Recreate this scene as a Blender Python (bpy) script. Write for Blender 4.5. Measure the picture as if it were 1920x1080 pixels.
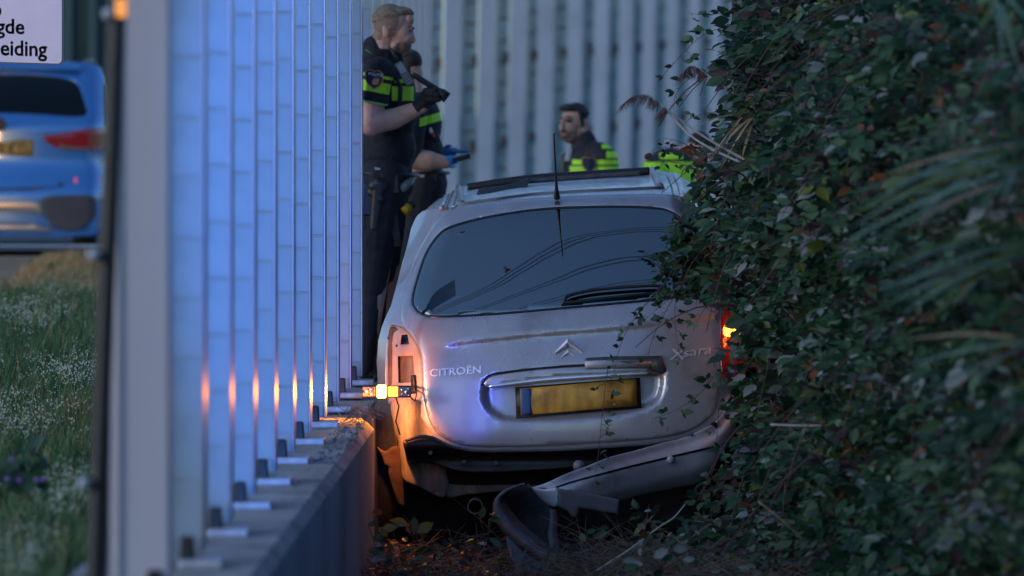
import bpy, bmesh, math, random
import numpy as np
from mathutils import Vector, Matrix
from mathutils.geometry import delaunay_2d_cdt

random.seed(7); rng = np.random.default_rng(7)
S = bpy.context.scene
C = S.collection
for o in list(bpy.data.objects): bpy.data.objects.remove(o)

# ------------------------------------------------------------------ camera, sky, light
F, HY, CX, CZ = 10667.0, 200.0, 960.0, 1.42      # focal length in photo pixels, horizon row, centre column, eye height over the wall top
cd = bpy.data.cameras.new('camera'); cam = bpy.data.objects.new('camera', cd); C.objects.link(cam)
cam.location = (0, 0, CZ); cam.rotation_euler = (math.radians(90), 0, 0)
cd.lens = 200; cd.sensor_width = 36; cd.shift_y = -340 / 1920
cd.clip_start = 0.5; cd.clip_end = 2000
cd.dof.use_dof = True; cd.dof.focus_distance = 26.7; cd.dof.aperture_fstop = 2.5; cd.dof.aperture_blades = 9
S.camera = cam

SUN_EL, SUN_ROT = math.radians(18.0), math.radians(238)
w = bpy.data.worlds.new('World'); S.world = w; w.use_nodes = True
nt = w.node_tree; bg = nt.nodes['Background']
sky = nt.nodes.new('ShaderNodeTexSky'); sky.sky_type = 'NISHITA'; sky.sun_disc = False
sky.sun_elevation = SUN_EL; sky.sun_rotation = SUN_ROT; sky.dust_density = .8; sky.ozone_density = 5.5
nt.links.new(sky.outputs[0], bg.inputs[0]); bg.inputs[1].default_value = 0.11
sd = bpy.data.lights.new('sun', 'SUN'); sun = bpy.data.objects.new('sun', sd); C.objects.link(sun)
sd.energy = 0.22; sd.angle = math.radians(50); sd.color = (.93, .90, 1.0)
# light falls from behind the camera, a little from the left
az = SUN_ROT
dirv = Vector((math.sin(az) * math.cos(.35), math.cos(az) * math.cos(.35), math.sin(.35)))
sun.rotation_euler = dirv.to_track_quat('Z', 'Y').to_euler()
# the flashing blue beacon of an emergency vehicle parked behind the photographer
def spot(name, loc, target, energy, color, size, blend, rad):
    d = bpy.data.lights.new(name, 'SPOT'); o = bpy.data.objects.new(name, d); C.objects.link(o)
    d.energy = energy; d.color = color; d.spot_size = size; d.spot_blend = blend; d.shadow_soft_size = rad
    o.location = loc; o.rotation_euler = (Vector(loc) - Vector(target)).to_track_quat('Z', 'Y').to_euler(); return o
def P(px, py, Z): return Vector(((px - CX) / F * Z, Z, CZ - (py - HY) / F * Z))
b1 = spot('blue_beacon', (.75, -2, 2.3), P(475, 490, 27), 6000, (.03, .23, .98), math.radians(9.0), .8, .05); b1.scale = (.37, 1, 1)
b2 = spot('blue_beacon', (-.9, -2, 1.9), P(868, 735, 26.6), 5200, (.08, .13, 1.0), math.radians(1.15), .7, .04); b2.scale = (.75, 1, 1)
# the amber beacon of a road crew vehicle on the road to the left
spot('amber_beacon', P(-620, 260, 31), P(60, 420, 41), 200, (1, .45, .10), math.radians(26), .7, .08)
vs = S.view_settings
S.display_settings.display_device = 'sRGB'
vs.view_transform = 'Standard'; vs.look = 'None'; vs.gamma = 1; vs.use_curve_mapping = False
vs.exposure = 1.0
S.cycles.max_bounces = 6; S.cycles.transparent_max_bounces = 8; S.cycles.caustics_reflective = False; S.cycles.caustics_refractive = False
S.cycles.sample_clamp_indirect = 4.0

# ------------------------------------------------------------------ helpers
def mat(name, col, rough=.6, metal=0, var=.0, vscale=8, bump=0, bscale=60, coat=0, col2=None, spec=.5, emit=None, estr=0, stretch=None, sss=0, trans=0, detail=5):
    m = bpy.data.materials.new(name); m.use_nodes = True; n = m.node_tree; b = n.nodes['Principled BSDF']
    b.inputs['Base Color'].default_value = (*col, 1); b.inputs['Roughness'].default_value = rough; b.inputs['Metallic'].default_value = metal
    b.inputs['Specular IOR Level'].default_value = spec
    b.inputs['Coat Weight'].default_value = coat; b.inputs['Coat Roughness'].default_value = .06
    if trans: b.inputs['Transmission Weight'].default_value = trans
    if emit: b.inputs['Emission Color'].default_value = (*emit, 1); b.inputs['Emission Strength'].default_value = estr
    tc = n.nodes.new('ShaderNodeTexCoord'); mp = n.nodes.new('ShaderNodeMapping'); n.links.new(tc.outputs['Object'], mp.inputs[0])
    if stretch: mp.inputs['Scale'].default_value = stretch
    if var or col2:
        t = n.nodes.new('ShaderNodeTexNoise'); t.inputs['Scale'].default_value = vscale; t.inputs['Detail'].default_value = detail; t.inputs['Roughness'].default_value = .62
        n.links.new(mp.outputs[0], t.inputs[0])
        r = n.nodes.new('ShaderNodeValToRGB'); r.color_ramp.elements[0].position = .32; r.color_ramp.elements[1].position = .68
        c2 = col2 if col2 else tuple(c * (1 - var) for c in col)
        r.color_ramp.elements[0].color = (*c2, 1); r.color_ramp.elements[1].color = (*[min(1, c * (1 + var * .35)) for c in col], 1)
        n.links.new(t.outputs['Fac'], r.inputs[0]); n.links.new(r.outputs[0], b.inputs['Base Color'])
        if rough > .1:
            mr = n.nodes.new('ShaderNodeMapRange'); mr.inputs['To Min'].default_value = min(1, rough * 1.25); mr.inputs['To Max'].default_value = rough * .8
            n.links.new(t.outputs['Fac'], mr.inputs[0]); n.links.new(mr.outputs[0], b.inputs['Roughness'])
    if bump:
        t2 = n.nodes.new('ShaderNodeTexNoise'); t2.inputs['Scale'].default_value = bscale; t2.inputs['Detail'].default_value = 6
        n.links.new(mp.outputs[0], t2.inputs[0])
        bp = n.nodes.new('ShaderNodeBump'); bp.inputs['Strength'].default_value = bump; bp.inputs['Distance'].default_value = .02
        n.links.new(t2.outputs['Fac'], bp.inputs['Height']); n.links.new(bp.outputs[0], b.inputs['Normal'])
    return m

def leafmat(name, col, col2, rough=.45):
    m = mat(name, col, rough, col2=col2, vscale=14, spec=.28)
    n = m.node_tree; b = n.nodes['Principled BSDF']; out = n.nodes['Material Output']
    tr = n.nodes.new('ShaderNodeBsdfTranslucent'); tr.inputs[0].default_value = (*[min(1, c * 1.2) for c in col], 1)
    mx = n.nodes.new('ShaderNodeMixShader'); mx.inputs[0].default_value = .2
    n.links.new(b.outputs[0], mx.inputs[1]); n.links.new(tr.outputs[0], mx.inputs[2]); n.links.new(mx.outputs[0], out.inputs[0])
    return m

def emitmat(name, col, s):
    m = bpy.data.materials.new(name); m.use_nodes = True; b = m.node_tree.nodes['Principled BSDF']
    b.inputs['Base Color'].default_value = (*col, 1); b.inputs['Emission Color'].default_value = (*col, 1); b.inputs['Emission Strength'].default_value = s
    return m

def glassmat(name, tint, refl=.3, ior=1.5, rough=.02):
    m = bpy.data.materials.new(name); m.use_nodes = True; n = m.node_tree; out = n.nodes['Material Output']; n.nodes.remove(n.nodes['Principled BSDF'])
    tr = n.nodes.new('ShaderNodeBsdfTransparent'); tr.inputs[0].default_value = (*tint, 1)
    gl = n.nodes.new('ShaderNodeBsdfGlossy'); gl.inputs['Roughness'].default_value = rough; gl.inputs[0].default_value = (.95, .92, .84, 1)
    fr = n.nodes.new('ShaderNodeLayerWeight'); fr.inputs[0].default_value = refl
    mx = n.nodes.new('ShaderNodeMixShader'); n.links.new(fr.outputs['Fresnel'], mx.inputs[0]); n.links.new(tr.outputs[0], mx.inputs[1]); n.links.new(gl.outputs[0], mx.inputs[2])
    n.links.new(mx.outputs[0], out.inputs[0]); return m

def setparent(o, p):
    if p is None: return
    o.parent = p
    q, v = p, Vector((0, 0, 0))
    while q is not None: v += q.get('_o') and Vector(q['_o']) or Vector((0, 0, 0)); q = None
    o.matrix_parent_inverse = Matrix.Translation(-v)
def link(name, me, m=None, parent=None, smooth=False):
    o = bpy.data.objects.new(name, me); C.objects.link(o)
    if m is not None:
        for k in (m if isinstance(m, (list, tuple)) else [m]): me.materials.append(k)
    if smooth: me.polygons.foreach_set('use_smooth', [True] * len(me.polygons))
    setparent(o, parent); return o
def bobj(name, bm, m=None, parent=None, smooth=False):
    me = bpy.data.meshes.new(name); bm.to_mesh(me); bm.free(); return link(name, me, m, parent, smooth)
def tag(o, label=None, cat=None, group=None, kind=None):
    if label: o['label'] = label
    if cat: o['category'] = cat
    if group: o['group'] = group
    if kind: o['kind'] = kind
    return o
def thing(name, loc, label, cat, group=None):
    o = bpy.data.objects.new(name, None); C.objects.link(o); o.location = loc; o['_o'] = list(loc); o.empty_display_size = .1
    return tag(o, label, cat, group)

def box(bm, c, s, rot=None, bevel=0, taper=1.0):
    b2 = bmesh.new(); r = bmesh.ops.create_cube(b2, size=1)
    for v in b2.verts:
        k = taper if v.co.z > 0 else 1
        v.co = Vector((v.co.x * s[0] * k, v.co.y * s[1] * k, v.co.z * s[2]))
    if bevel: bmesh.ops.bevel(b2, geom=b2.edges[:], offset=bevel, segments=2, affect='EDGES', profile=.5)
    M = Matrix.Translation(Vector(c)) @ (rot.to_4x4() if rot is not None else Matrix())
    b2.transform(M); me = bpy.data.meshes.new('t'); b2.to_mesh(me); b2.free(); bm.from_mesh(me); bpy.data.meshes.remove(me); return bm

def tube(bm, pts, rad, seg=8, cap=True, flat=1.0):
    pts = [Vector(p) for p in pts]; n = len(pts)
    if not hasattr(rad, '__len__'): rad = [rad] * n
    rings = []; up = None
    for i, p in enumerate(pts):
        t = (pts[min(i + 1, n - 1)] - pts[max(i - 1, 0)]).normalized()
        if up is None:
            up = Vector((0, 0, 1)) if abs(t.z) < .9 else Vector((1, 0, 0))
        a = t.cross(up).normalized(); b = a.cross(t).normalized(); up = b
        rings.append([bm.verts.new(p + (a * math.cos(2 * math.pi * k / seg) + b * math.sin(2 * math.pi * k / seg) * flat) * rad[i]) for k in range(seg)])
    for i in range(n - 1):
        for k in range(seg):
            bm.faces.new((rings[i][k], rings[i][(k + 1) % seg], rings[i + 1][(k + 1) % seg], rings[i + 1][k]))
    if cap:
        bm.faces.new(rings[0][::-1]); bm.faces.new(rings[-1])
    return bm
def prism(bm, pts, off):
    """closed outline of 3D points, thickened along off"""
    a = [bm.verts.new(Vector(p)) for p in pts]; b = [bm.verts.new(Vector(p) + Vector(off)) for p in pts]; n = len(a)
    bm.faces.new(a); bm.faces.new(b[::-1])
    for i in range(n): bm.faces.new((a[i], b[i], b[(i + 1) % n], a[(i + 1) % n]))
    return bm

def catmull(pts, step=6, closed=True):
    pts = [Vector((p[0], p[1])) for p in pts]; n = len(pts); out = []
    for i in range(n if closed else n - 1):
        if closed: p0, p1, p2, p3 = pts[i - 1], pts[i], pts[(i + 1) % n], pts[(i + 2) % n]
        else: p0, p1, p2, p3 = pts[max(i - 1, 0)], pts[i], pts[i + 1], pts[min(i + 2, n - 1)]
        k = max(1, int((p2 - p1).length / step))
        for j in range(k):
            t = j / k
            out.append(.5 * ((2 * p1) + (p2 - p0) * t + (2 * p0 - 5 * p1 + 4 * p2 - p3) * t * t + (3 * p1 - p0 - 3 * p2 + p3) * t ** 3))
    if not closed: out.append(pts[-1])
    return [(p.x, p.y) for p in out]
def resample(pts, step=6):
    out = []; n = len(pts)
    for i in range(n):
        a, b = pts[i], pts[(i + 1) % n]; k = max(1, int(math.dist(a, b) / step))
        for j in range(k): out.append((a[0] + (b[0] - a[0]) * j / k, a[1] + (b[1] - a[1]) * j / k))
    return out
def inside(poly, q):
    q = np.atleast_2d(np.asarray(q, float)); poly = np.asarray(poly, float); x, y = q[:, 0], q[:, 1]; r = np.zeros(len(q), bool); n = len(poly); j = n - 1
    for i in range(n):
        xi, yi = poly[i]; xj, yj = poly[j]
        if yi != yj: r ^= ((yi > y) != (yj > y)) & (x < (xj - xi) * (y - yi) / (yj - yi) + xi)
        j = i
    return r
def dist_poly(poly, q):
    q = np.atleast_2d(np.asarray(q, float)); poly = np.asarray(poly, float); d = np.full(len(q), 1e9)
    for i in range(len(poly)):
        a, b = poly[i - 1], poly[i]; ab = b - a; L = (ab ** 2).sum() + 1e-12
        t = np.clip(((q - a) @ ab) / L, 0, 1)[:, None]; d = np.minimum(d, np.hypot(*(q - a - t * ab).T))
    return d
def inset(poly, d):
    n = len(poly); A = sum(poly[i - 1][0] * poly[i][1] - poly[i][0] * poly[i - 1][1] for i in range(n)); s = 1 if A > 0 else -1; out = []
    for i in range(n):
        t = Vector(poly[(i + 1) % n]) - Vector(poly[i - 1])
        if t.length < 1e-6: out.append(poly[i]); continue
        t.normalize(); out.append((poly[i][0] - t.y * s * d, poly[i][1] + t.x * s * d))
    return out
def panel(name, outline, depth, m, parent=None, holes=(), step=8, rim=.02, rnd=.005, extra=(), smooth=True, thick=0):
    """surface that fills an outline, each vertex set at its own depth, edges rolled back"""
    loops = [outline] + list(holes); V = []; E = []; nb = 0
    for lp in loops:
        s = len(V); V += lp; E += [(s + i, s + (i + 1) % len(lp)) for i in range(len(lp))]
    nb = len(V)
    A = np.array(outline); x0, y0 = A.min(0); x1, y1 = A.max(0)
    g = np.array([(x + (step * .5 if k % 2 else 0), y) for k, y in enumerate(np.arange(y0 + step * .5, y1, step)) for x in np.arange(x0 + step * .3, x1, step)])
    ex = [p for lp in loops for p in inset(lp, 2.0 if lp is outline else -2.0)] + list(extra)
    def ok(q, md):
        k = inside(outline, q) & (dist_poly(outline, q) > md)
        for h in holes: k &= ~inside(h, q) & (dist_poly(h, q) > md)
        return k
    if len(g): V += [tuple(p) for p in g[ok(g, step * .55)]]
    if len(ex): ex = np.array(ex); V += [tuple(p) for p in ex[ok(ex, 1.2)]]
    r = delaunay_2d_cdt([Vector(v) for v in V], E, [], 0, 1e-4)
    vo, eo, fo = r[0], r[1], r[2]
    cen = np.array([(sum(vo[i].x for i in f) / len(f), sum(vo[i].y for i in f) / len(f)) for f in fo])
    keep = inside(outline, cen)
    for h in holes: keep &= ~inside(h, cen)
    bset = {}
    Q = np.array([(v.x, v.y) for v in vo])
    bd = np.full(len(Q), 1e9)
    for lp in loops: bd = np.minimum(bd, dist_poly(lp, Q))
    bm = bmesh.new(); vs_ = []
    for i, v in enumerate(vo):
        d = depth(v.x, v.y) + (rnd if bd[i] < .3 else 0); vs_.append(bm.verts.new(P(v.x, v.y, d)))
    for f, k in zip(fo, keep):
        if k:
            try: bm.faces.new([vs_[i] for i in f])
            except ValueError: pass
    for v in [v for v in bm.verts if not v.link_faces]: bm.verts.remove(v)
    bmesh.ops.recalc_face_normals(bm, faces=bm.faces[:])
    if rim:
        be = [e for e in bm.edges if len(e.link_faces) == 1]
        rr = bmesh.ops.extrude_edge_only(bm, edges=be)
        for v in [q for q in rr['geom'] if isinstance(q, bmesh.types.BMVert)]:
            d = v.co - cam.location; v.co = cam.location + d * (1 + rim / d.y)
    s = sum(f.normal.dot(f.calc_center_median() - cam.location) * f.calc_area() for f in bm.faces)
    if s > 0: bmesh.ops.reverse_faces(bm, faces=bm.faces[:])
    return bobj(name, bm, m, parent, smooth)

def text_px(name, s, x0, x1, yb, h, slope, depth, thick, m, parent, shear=0, bold=.0, chamfer=0):
    cu = bpy.data.curves.new('t', 'FONT'); cu.body = s; cu.size = 1; cu.extrude = .5; cu.offset = bold; cu.resolution_u = 4
    ob = bpy.data.objects.new('t', cu); C.objects.link(ob)
    me = bpy.data.meshes.new_from_object(ob.evaluated_get(bpy.context.evaluated_depsgraph_get())); bpy.data.objects.remove(ob)
    X = [v.co.x for v in me.vertices]; mn, mx_ = min(X), max(X)
    for v in me.vertices:
        u = (v.co.x - mn) / (mx_ - mn); q = v.co.y / .70
        px = x0 + u * (x1 - x0) + shear * q * h; py = yb - q * h + slope * (px - x0)
        v.co = P(px, py, depth(px, py) + .002 - (thick if v.co.z > 0 else 0))
    return link(name, me, m, parent)

def ss(x, a, b):
    t = min(1, max(0, (x - a) / (b - a))); return t * t * (3 - 2 * t)

# ------------------------------------------------------------------ materials
M = dict(
    concrete=mat('concrete', (.36, .34, .33), .9, var=.45, vscale=5, bump=.5, bscale=35, col2=(.17, .16, .155)),
    stain=mat('concrete_face', (.42, .42, .45), .88, vscale=3.2, bump=.4, bscale=40, col2=(.20, .20, .215), stretch=(1, .35, .15)),
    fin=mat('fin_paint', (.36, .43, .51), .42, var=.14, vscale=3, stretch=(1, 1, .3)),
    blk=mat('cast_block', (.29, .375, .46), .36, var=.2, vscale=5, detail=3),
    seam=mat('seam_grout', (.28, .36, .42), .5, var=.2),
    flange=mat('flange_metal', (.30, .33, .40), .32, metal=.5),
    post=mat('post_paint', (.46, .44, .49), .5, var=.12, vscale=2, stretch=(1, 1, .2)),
    black=mat('black_plastic', (.012, .012, .014), .45, var=.3, vscale=20, bump=.1),
    blackgl=mat('black_gloss', (.01, .01, .012), .22),
    rubber=mat('rubber', (.016, .016, .018), .7, var=.3, vscale=10, bump=.2, bscale=30),
    bluesteel=mat('plate_steel', (.42, .44, .50), .45, metal=.3, var=.2, vscale=20),
    paint=mat('champagne_paint', (.44, .43, .475), .28, metal=.5, vscale=5, col2=(.37, .355, .39), coat=.9, spec=.5, detail=10, stretch=(1, 1, .4)),
    roofp=mat('weathered_roof_paint', (.50, .49, .52), .4, metal=.3, vscale=16, col2=(.30, .29, .32), coat=.2, stretch=(1, .25, 1), detail=9),
    primer=mat('primer', (.52, .47, .44), .6, vscale=9, col2=(.36, .31, .28)),
    grime=mat('grimy_metal', (.40, .36, .34), .65, vscale=14, col2=(.12, .10, .09), bump=.3, bscale=30, stretch=(1, 1, .3)),
    bumperp=mat('bumper_paint', (.50, .48, .52), .4, metal=.3, var=.15, vscale=5, coat=.3),
    torn=mat('torn_plastic', (.075, .078, .088), .5, vscale=18, col2=(.035, .036, .042), bump=.2),
    flap=mat('torn_flap', (.17, .17, .19), .5, var=.15, vscale=10),
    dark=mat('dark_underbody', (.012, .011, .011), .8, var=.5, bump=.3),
    rust=mat('rusty_liner', (.20, .12, .07), .7, vscale=10, col2=(.09, .05, .03)),
    chrome=mat('chrome', (.80, .82, .88), .2, metal=.75), badge=mat('badge_chrome', (.80, .83, .92), .22, metal=.35, coat=.5),
    glass=glassmat('tinted_glass', (.30, .36, .42), .74),
    darkglass=glassmat('dark_tinted_glass', (.12, .14, .17), .34),
    interior=mat('dark_interior', (.03, .035, .045), .9),
    seat=mat('seat_fabric', (.06, .07, .085), .9),
    plate=mat('plate_yellow', (.66, .36, .06), .5, vscale=16, col2=(.30, .14, .02), detail=1, stretch=(1, 1, .25)), plateblue=mat('plate_blue', (.03, .08, .25), .5),
    platemark=mat('plate_smudge', (.22, .12, .03), .6),
    cloth=mat('navy_cloth', (.010, .011, .018), .9, var=.4, vscale=25, bump=.35, bscale=28),
    cloth2=mat('navy_vest', (.014, .015, .022), .8, var=.4, vscale=18, bump=.3, bscale=40),
    hivis=mat('hi_vis', (.42, .80, .02), .6, var=.15, vscale=20, emit=(.42, .9, .02), estr=0.0),
    piping=mat('green_piping', (.12, .75, .12), .6),
    skin=mat('skin', (.60, .35, .265), .5, var=.16, vscale=25, spec=.35),
    skin2=mat('skin_tan', (.40, .235, .18), .5, var=.16, vscale=25, spec=.35),
    hair=mat('sandy_hair', (.25, .185, .13), .75, var=.5, vscale=70, bump=.6, bscale=140, stretch=(.4, 1, 1)),
    hairdk=mat('dark_hair', (.012, .010, .010), .7, var=.4, vscale=60, bump=.5, bscale=120),
    beardk=mat('dark_stubble', (.20, .115, .09), .7, vscale=40, col2=(.13, .075, .06)), buzz=mat('cropped_hair', (.27, .185, .135), .8, vscale=90, col2=(.22, .15, .11), bump=.3, bscale=160), beard=mat('stubble', (.27, .165, .12), .7, vscale=60, col2=(.19, .115, .085)),
    lip=mat('lip', (.28, .135, .115), .6), eye=mat('eye_dark', (.03, .025, .025), .3),
    glove=mat('black_glove', (.012, .012, .014), .7, var=.3, vscale=30, bump=.3),
    bglove=mat('blue_glove', (.03, .22, .52), .4, var=.2, vscale=20, bump=.2),
    navyb=mat('badge_navy', (.012, .016, .05), .6), gold=mat('badge_gold', (.50, .24, .05), .5), white=mat('white_print', (.7, .7, .7), .6),
    grey=mat('grey_plastic', (.16, .165, .18), .4), lgrey=mat('light_grey', (.35, .37, .42), .4),
    yellow=mat('yellow_plastic', (.5, .30, .01), .5), red=mat('red_print', (.5, .03, .05), .5),
    bmw=mat('blue_paint', (.035, .17, .46), .24, metal=.3, var=.05, coat=1, spec=.6), redlens=mat('red_lens', (.24, .006, .010), .15, coat=.6),
    clad=mat('grey_cladding', (.045, .045, .05), .6, var=.2), skid=mat('skid_silver', (.42, .36, .30), .3, metal=.7),
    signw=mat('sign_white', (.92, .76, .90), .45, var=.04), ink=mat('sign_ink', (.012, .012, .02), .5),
    greenwall=mat('green_panel', (.022, .050, .048), .7, var=.2, vscale=2), greenrib=mat('green_rib', (.055, .10, .11), .6),
    amber=emitmat('amber_glow', (1, .30, .03), 2.4), amberhot=emitmat('amber_hot', (1, .50, .10), 10), amberside=emitmat('amber_side', (1, .30, .02), 7), reflglow=mat('amber_lens', (.75, .30, .05), .2, coat=1, emit=(1, .3, .03), estr=.4),
    clear=mat('clear_plastic', (.24, .13, .09), .2, coat=1, var=.4, vscale=60),
    asphalt=mat('asphalt', (.055, .055, .06), .85, var=.3, vscale=30),
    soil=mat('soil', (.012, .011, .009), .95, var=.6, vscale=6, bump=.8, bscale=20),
    turf=mat('turf', (.05, .065, .03), .95, col2=(.025, .035, .02), vscale=2.5, bump=.7, bscale=30),
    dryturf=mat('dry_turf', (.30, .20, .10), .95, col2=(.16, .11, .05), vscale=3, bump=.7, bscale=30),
    litter=mat('litter', (.13, .09, .06), .9, var=.6, vscale=9),
    stem=mat('bramble_stem', (.10, .045, .04), .6, var=.4, vscale=20), reed=mat('reed_stalk', (.55, .50, .47), .6, var=.2, vscale=30), plume=mat('reed_plume', (.16, .10, .10), .9, var=.3, vscale=60),
    straw=mat('dry_straw', (.30, .22, .14), .8, var=.5, vscale=12), straw2=mat('grey_straw', (.22, .19, .16), .8, var=.5, vscale=12),
    flower=mat('white_flower', (.42, .46, .40), .8), purple=mat('purple_flower', (.25, .12, .45), .7),
    gravel=mat('debris_grit', (.16, .17, .16), .9, var=.6, vscale=40),
    farglass=mat('cast_glass', (.13, .24, .26), .22, var=.5, vscale=7, coat=.6, col2=(.26, .42, .45)), farbright=mat('bright_cast_glass', (.34, .50, .54), .25, var=.4, vscale=18, coat=.5),
    mirror=mat('mirror_glass', (.8, .84, .85), .05, metal=1),
)
def grime(m, col, scale, lo, hi, amt):
    n = m.node_tree; b = n.nodes['Principled BSDF']; src = b.inputs['Base Color'].links[0].from_socket
    tc = n.nodes.new('ShaderNodeTexCoord'); t = n.nodes.new('ShaderNodeTexNoise'); t.inputs['Scale'].default_value = scale; t.inputs['Detail'].default_value = 12; t.inputs['Roughness'].default_value = .72
    n.links.new(tc.outputs['Object'], t.inputs[0]); r = n.nodes.new('ShaderNodeMapRange'); r.inputs['From Min'].default_value = lo; r.inputs['From Max'].default_value = hi; r.inputs['To Max'].default_value = amt
    n.links.new(t.outputs['Fac'], r.inputs[0]); mx = n.nodes.new('ShaderNodeMix'); mx.data_type = 'RGBA'; mx.inputs['B'].default_value = (*col, 1)
    A = [i for i in mx.inputs if i.name == 'A' and i.type == 'RGBA'][0]; B = [i for i in mx.inputs if i.name == 'B' and i.type == 'RGBA'][0]; B.default_value = (*col, 1)
    n.links.new(r.outputs[0], mx.inputs[0]); n.links.new(src, A); n.links.new([o for o in mx.outputs if o.type == 'RGBA'][0], b.inputs['Base Color'])
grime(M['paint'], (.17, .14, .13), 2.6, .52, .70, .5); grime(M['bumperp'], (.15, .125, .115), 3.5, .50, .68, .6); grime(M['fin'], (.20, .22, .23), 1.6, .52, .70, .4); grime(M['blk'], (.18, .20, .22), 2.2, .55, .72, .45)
grime(M['plate'], (.10, .06, .03), 7, .5, .7, .6); grime(M['concrete'], (.10, .10, .09), 2.2, .5, .62, .6)
LEAF = [leafmat('bramble_green', (.042, .105, .045), (.020, .050, .025)), leafmat('bramble_deep', (.022, .058, .032), (.011, .028, .018)),
        leafmat('bramble_mid', (.10, .175, .085), (.040, .080, .042)), leafmat('bramble_pale', (.26, .29, .28), (.17, .21, .20), .7),
        leafmat('bramble_rust', (.20, .075, .025), (.10, .045, .02)), leafmat('bramble_purple', (.065, .035, .04), (.035, .022, .026)), leafmat('bramble_lime', (.15, .18, .035), (.09, .12, .022))]
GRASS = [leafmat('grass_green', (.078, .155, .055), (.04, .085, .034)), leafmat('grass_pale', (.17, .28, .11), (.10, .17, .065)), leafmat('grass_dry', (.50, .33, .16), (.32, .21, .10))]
REEDL = [leafmat('reed_leaf', (.15, .24, .18), (.09, .15, .11)), leafmat('reed_leaf_lime', (.13, .17, .04), (.07, .11, .03)), M['straw']]

# ------------------------------------------------------------------ people (built before the heavy vegetation)
def ell_pts(bm, c, r, rot=0, rx=0):
    res = bmesh.ops.create_icosphere(bm, subdivisions=3, radius=1)
    R = Matrix.Rotation(math.radians(rot), 3, 'Y') @ Matrix.Rotation(math.radians(rx), 3, 'X')
    for v in res['verts']:
        q = R @ Vector((v.co.x * r[0], v.co.y * r[2], v.co.z * r[1])); v.co = Vector((c[0] + q.x, c[2] + q.y, -c[1] + q.z))
def cap_pts(bm, p0, p1, r0, r1, flat=1.0):
    a = Vector((p0[0], p0[2], -p0[1])); b = Vector((p1[0], p1[2], -p1[1])); t = (b - a)
    t = t.normalized() if t.length > 0 else Vector((0, 0, 1))
    pts, rad = [], []
    for k in range(5): th = math.pi / 2 * (1 - k / 4.5); pts.append(a - t * r0 * math.sin(th)); rad.append(max(.05, r0 * math.cos(th)))
    n = 6
    for k in range(1, n): pts.append(a + (b - a) * k / n); rad.append(r0 + (r1 - r0) * k / n)
    for k in range(5): th = math.pi / 2 * (k + .5) / 4.5 if k < 4 else math.pi / 2 * .98; pts.append(b + t * r1 * math.sin(th)); rad.append(max(.05, r1 * math.cos(th)))
    tube(bm, pts, rad, 14, flat=flat)
class Person:
    def __init__(s, Z, base, label):
        s.Z = Z; s.k = Z / F; s.root = thing('person', P(base[0], base[1], Z), label, 'person')
    def w(s, q): p = P(q.x, -q.z, s.Z); p.y += q.y * s.k; return p
    def w3(s, x, y, d=0): return s.w(Vector((x, d, -y)))
    def blob(s, name, prims, m, vox=2.2, smooth=5, cuts=(), assign=None, parent=None):
        bm = bmesh.new()
        for p in prims:
            if p[0] == 'e': ell_pts(bm, *p[1:])
            else: cap_pts(bm, *p[1:])
        me = bpy.data.meshes.new(name); bm.to_mesh(me); bm.free()
        ob = bpy.data.objects.new(name, me); C.objects.link(ob)
        r = ob.modifiers.new('r', 'REMESH'); r.mode = 'VOXEL'; r.voxel_size = vox
        if smooth:
            q = ob.modifiers.new('s', 'SMOOTH'); q.factor = .5; q.iterations = smooth
        me2 = bpy.data.meshes.new_from_object(ob.evaluated_get(bpy.context.evaluated_depsgraph_get())); bpy.data.objects.remove(ob)
        bm = bmesh.new(); bm.from_mesh(me2)
        for (co, no) in cuts: bmesh.ops.bisect_plane(bm, geom=bm.verts[:] + bm.edges[:] + bm.faces[:], plane_co=co, plane_no=no)
        if assign:
            for f in bm.faces:
                c = f.calc_center_median(); f.material_index = assign(c.x, -c.z, c.y)
        for v in bm.verts: v.co = s.w(v.co)
        for f in bm.faces: f.smooth = True
        me2 = bpy.data.meshes.new(name); bm.to_mesh(me2); bm.free()
        return link(name, me2, m, parent or s.root)
def hcut(y, tilt=0, x=700):  # a cut along a line y + tilt*(px-x)
    return (Vector((x, 0, -y)), Vector((tilt, 0, 1)).normalized())
def strip(pers, name, pts, wdt, m, parent=None, thick=1.2, flat=.3):
    bm = bmesh.new(); tube(bm, [pers.w3(*p) for p in pts], wdt * pers.k, 8, flat=flat); return bobj(name, bm, m, parent or pers.root, True)

def hand_prims(base, direc, curl, s, side=1):
    """palm, four unequal fingers and a thumb; px units. base=(x,y,d), direc=2D angle deg"""
    a = math.radians(direc); ux, uy = math.cos(a), -math.sin(a); vx, vy = -uy, ux; out = []
    def q(f, g, d): return (base[0] + ux * f + vx * g, base[1] + uy * f + vy * g, base[2] + d)
    out.append(('e', q(9 * s, 0, 0), (11 * s, 8 * s, 5 * s), direc * -1 if False else -direc * 0))
    for i, L in enumerate((15, 17, 16, 12)):
        g = (-6 + 4 * i) * s
        p0 = q(15 * s, g, -1 * s); p1 = q(15 * s + L * .55 * s, g, (-1 - curl * 4) * s); p2 = q(15 * s + L * (.55 + .35 * (1 - curl)) * s, g, (-1 - curl * 11) * s)
        out += [('c', p0, p1, 2.6 * s, 2.3 * s), ('c', p1, p2, 2.3 * s, 1.9 * s)]
    t0 = q(5 * s, side * 7 * s, -2 * s); t1 = q(12 * s, side * 12 * s, -6 * s); t2 = q(19 * s, side * 11 * s, -9 * s)
    out += [('c', t0, t1, 3.4 * s, 2.8 * s), ('c', t1, t2, 2.8 * s, 2.2 * s)]
    return out

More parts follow.
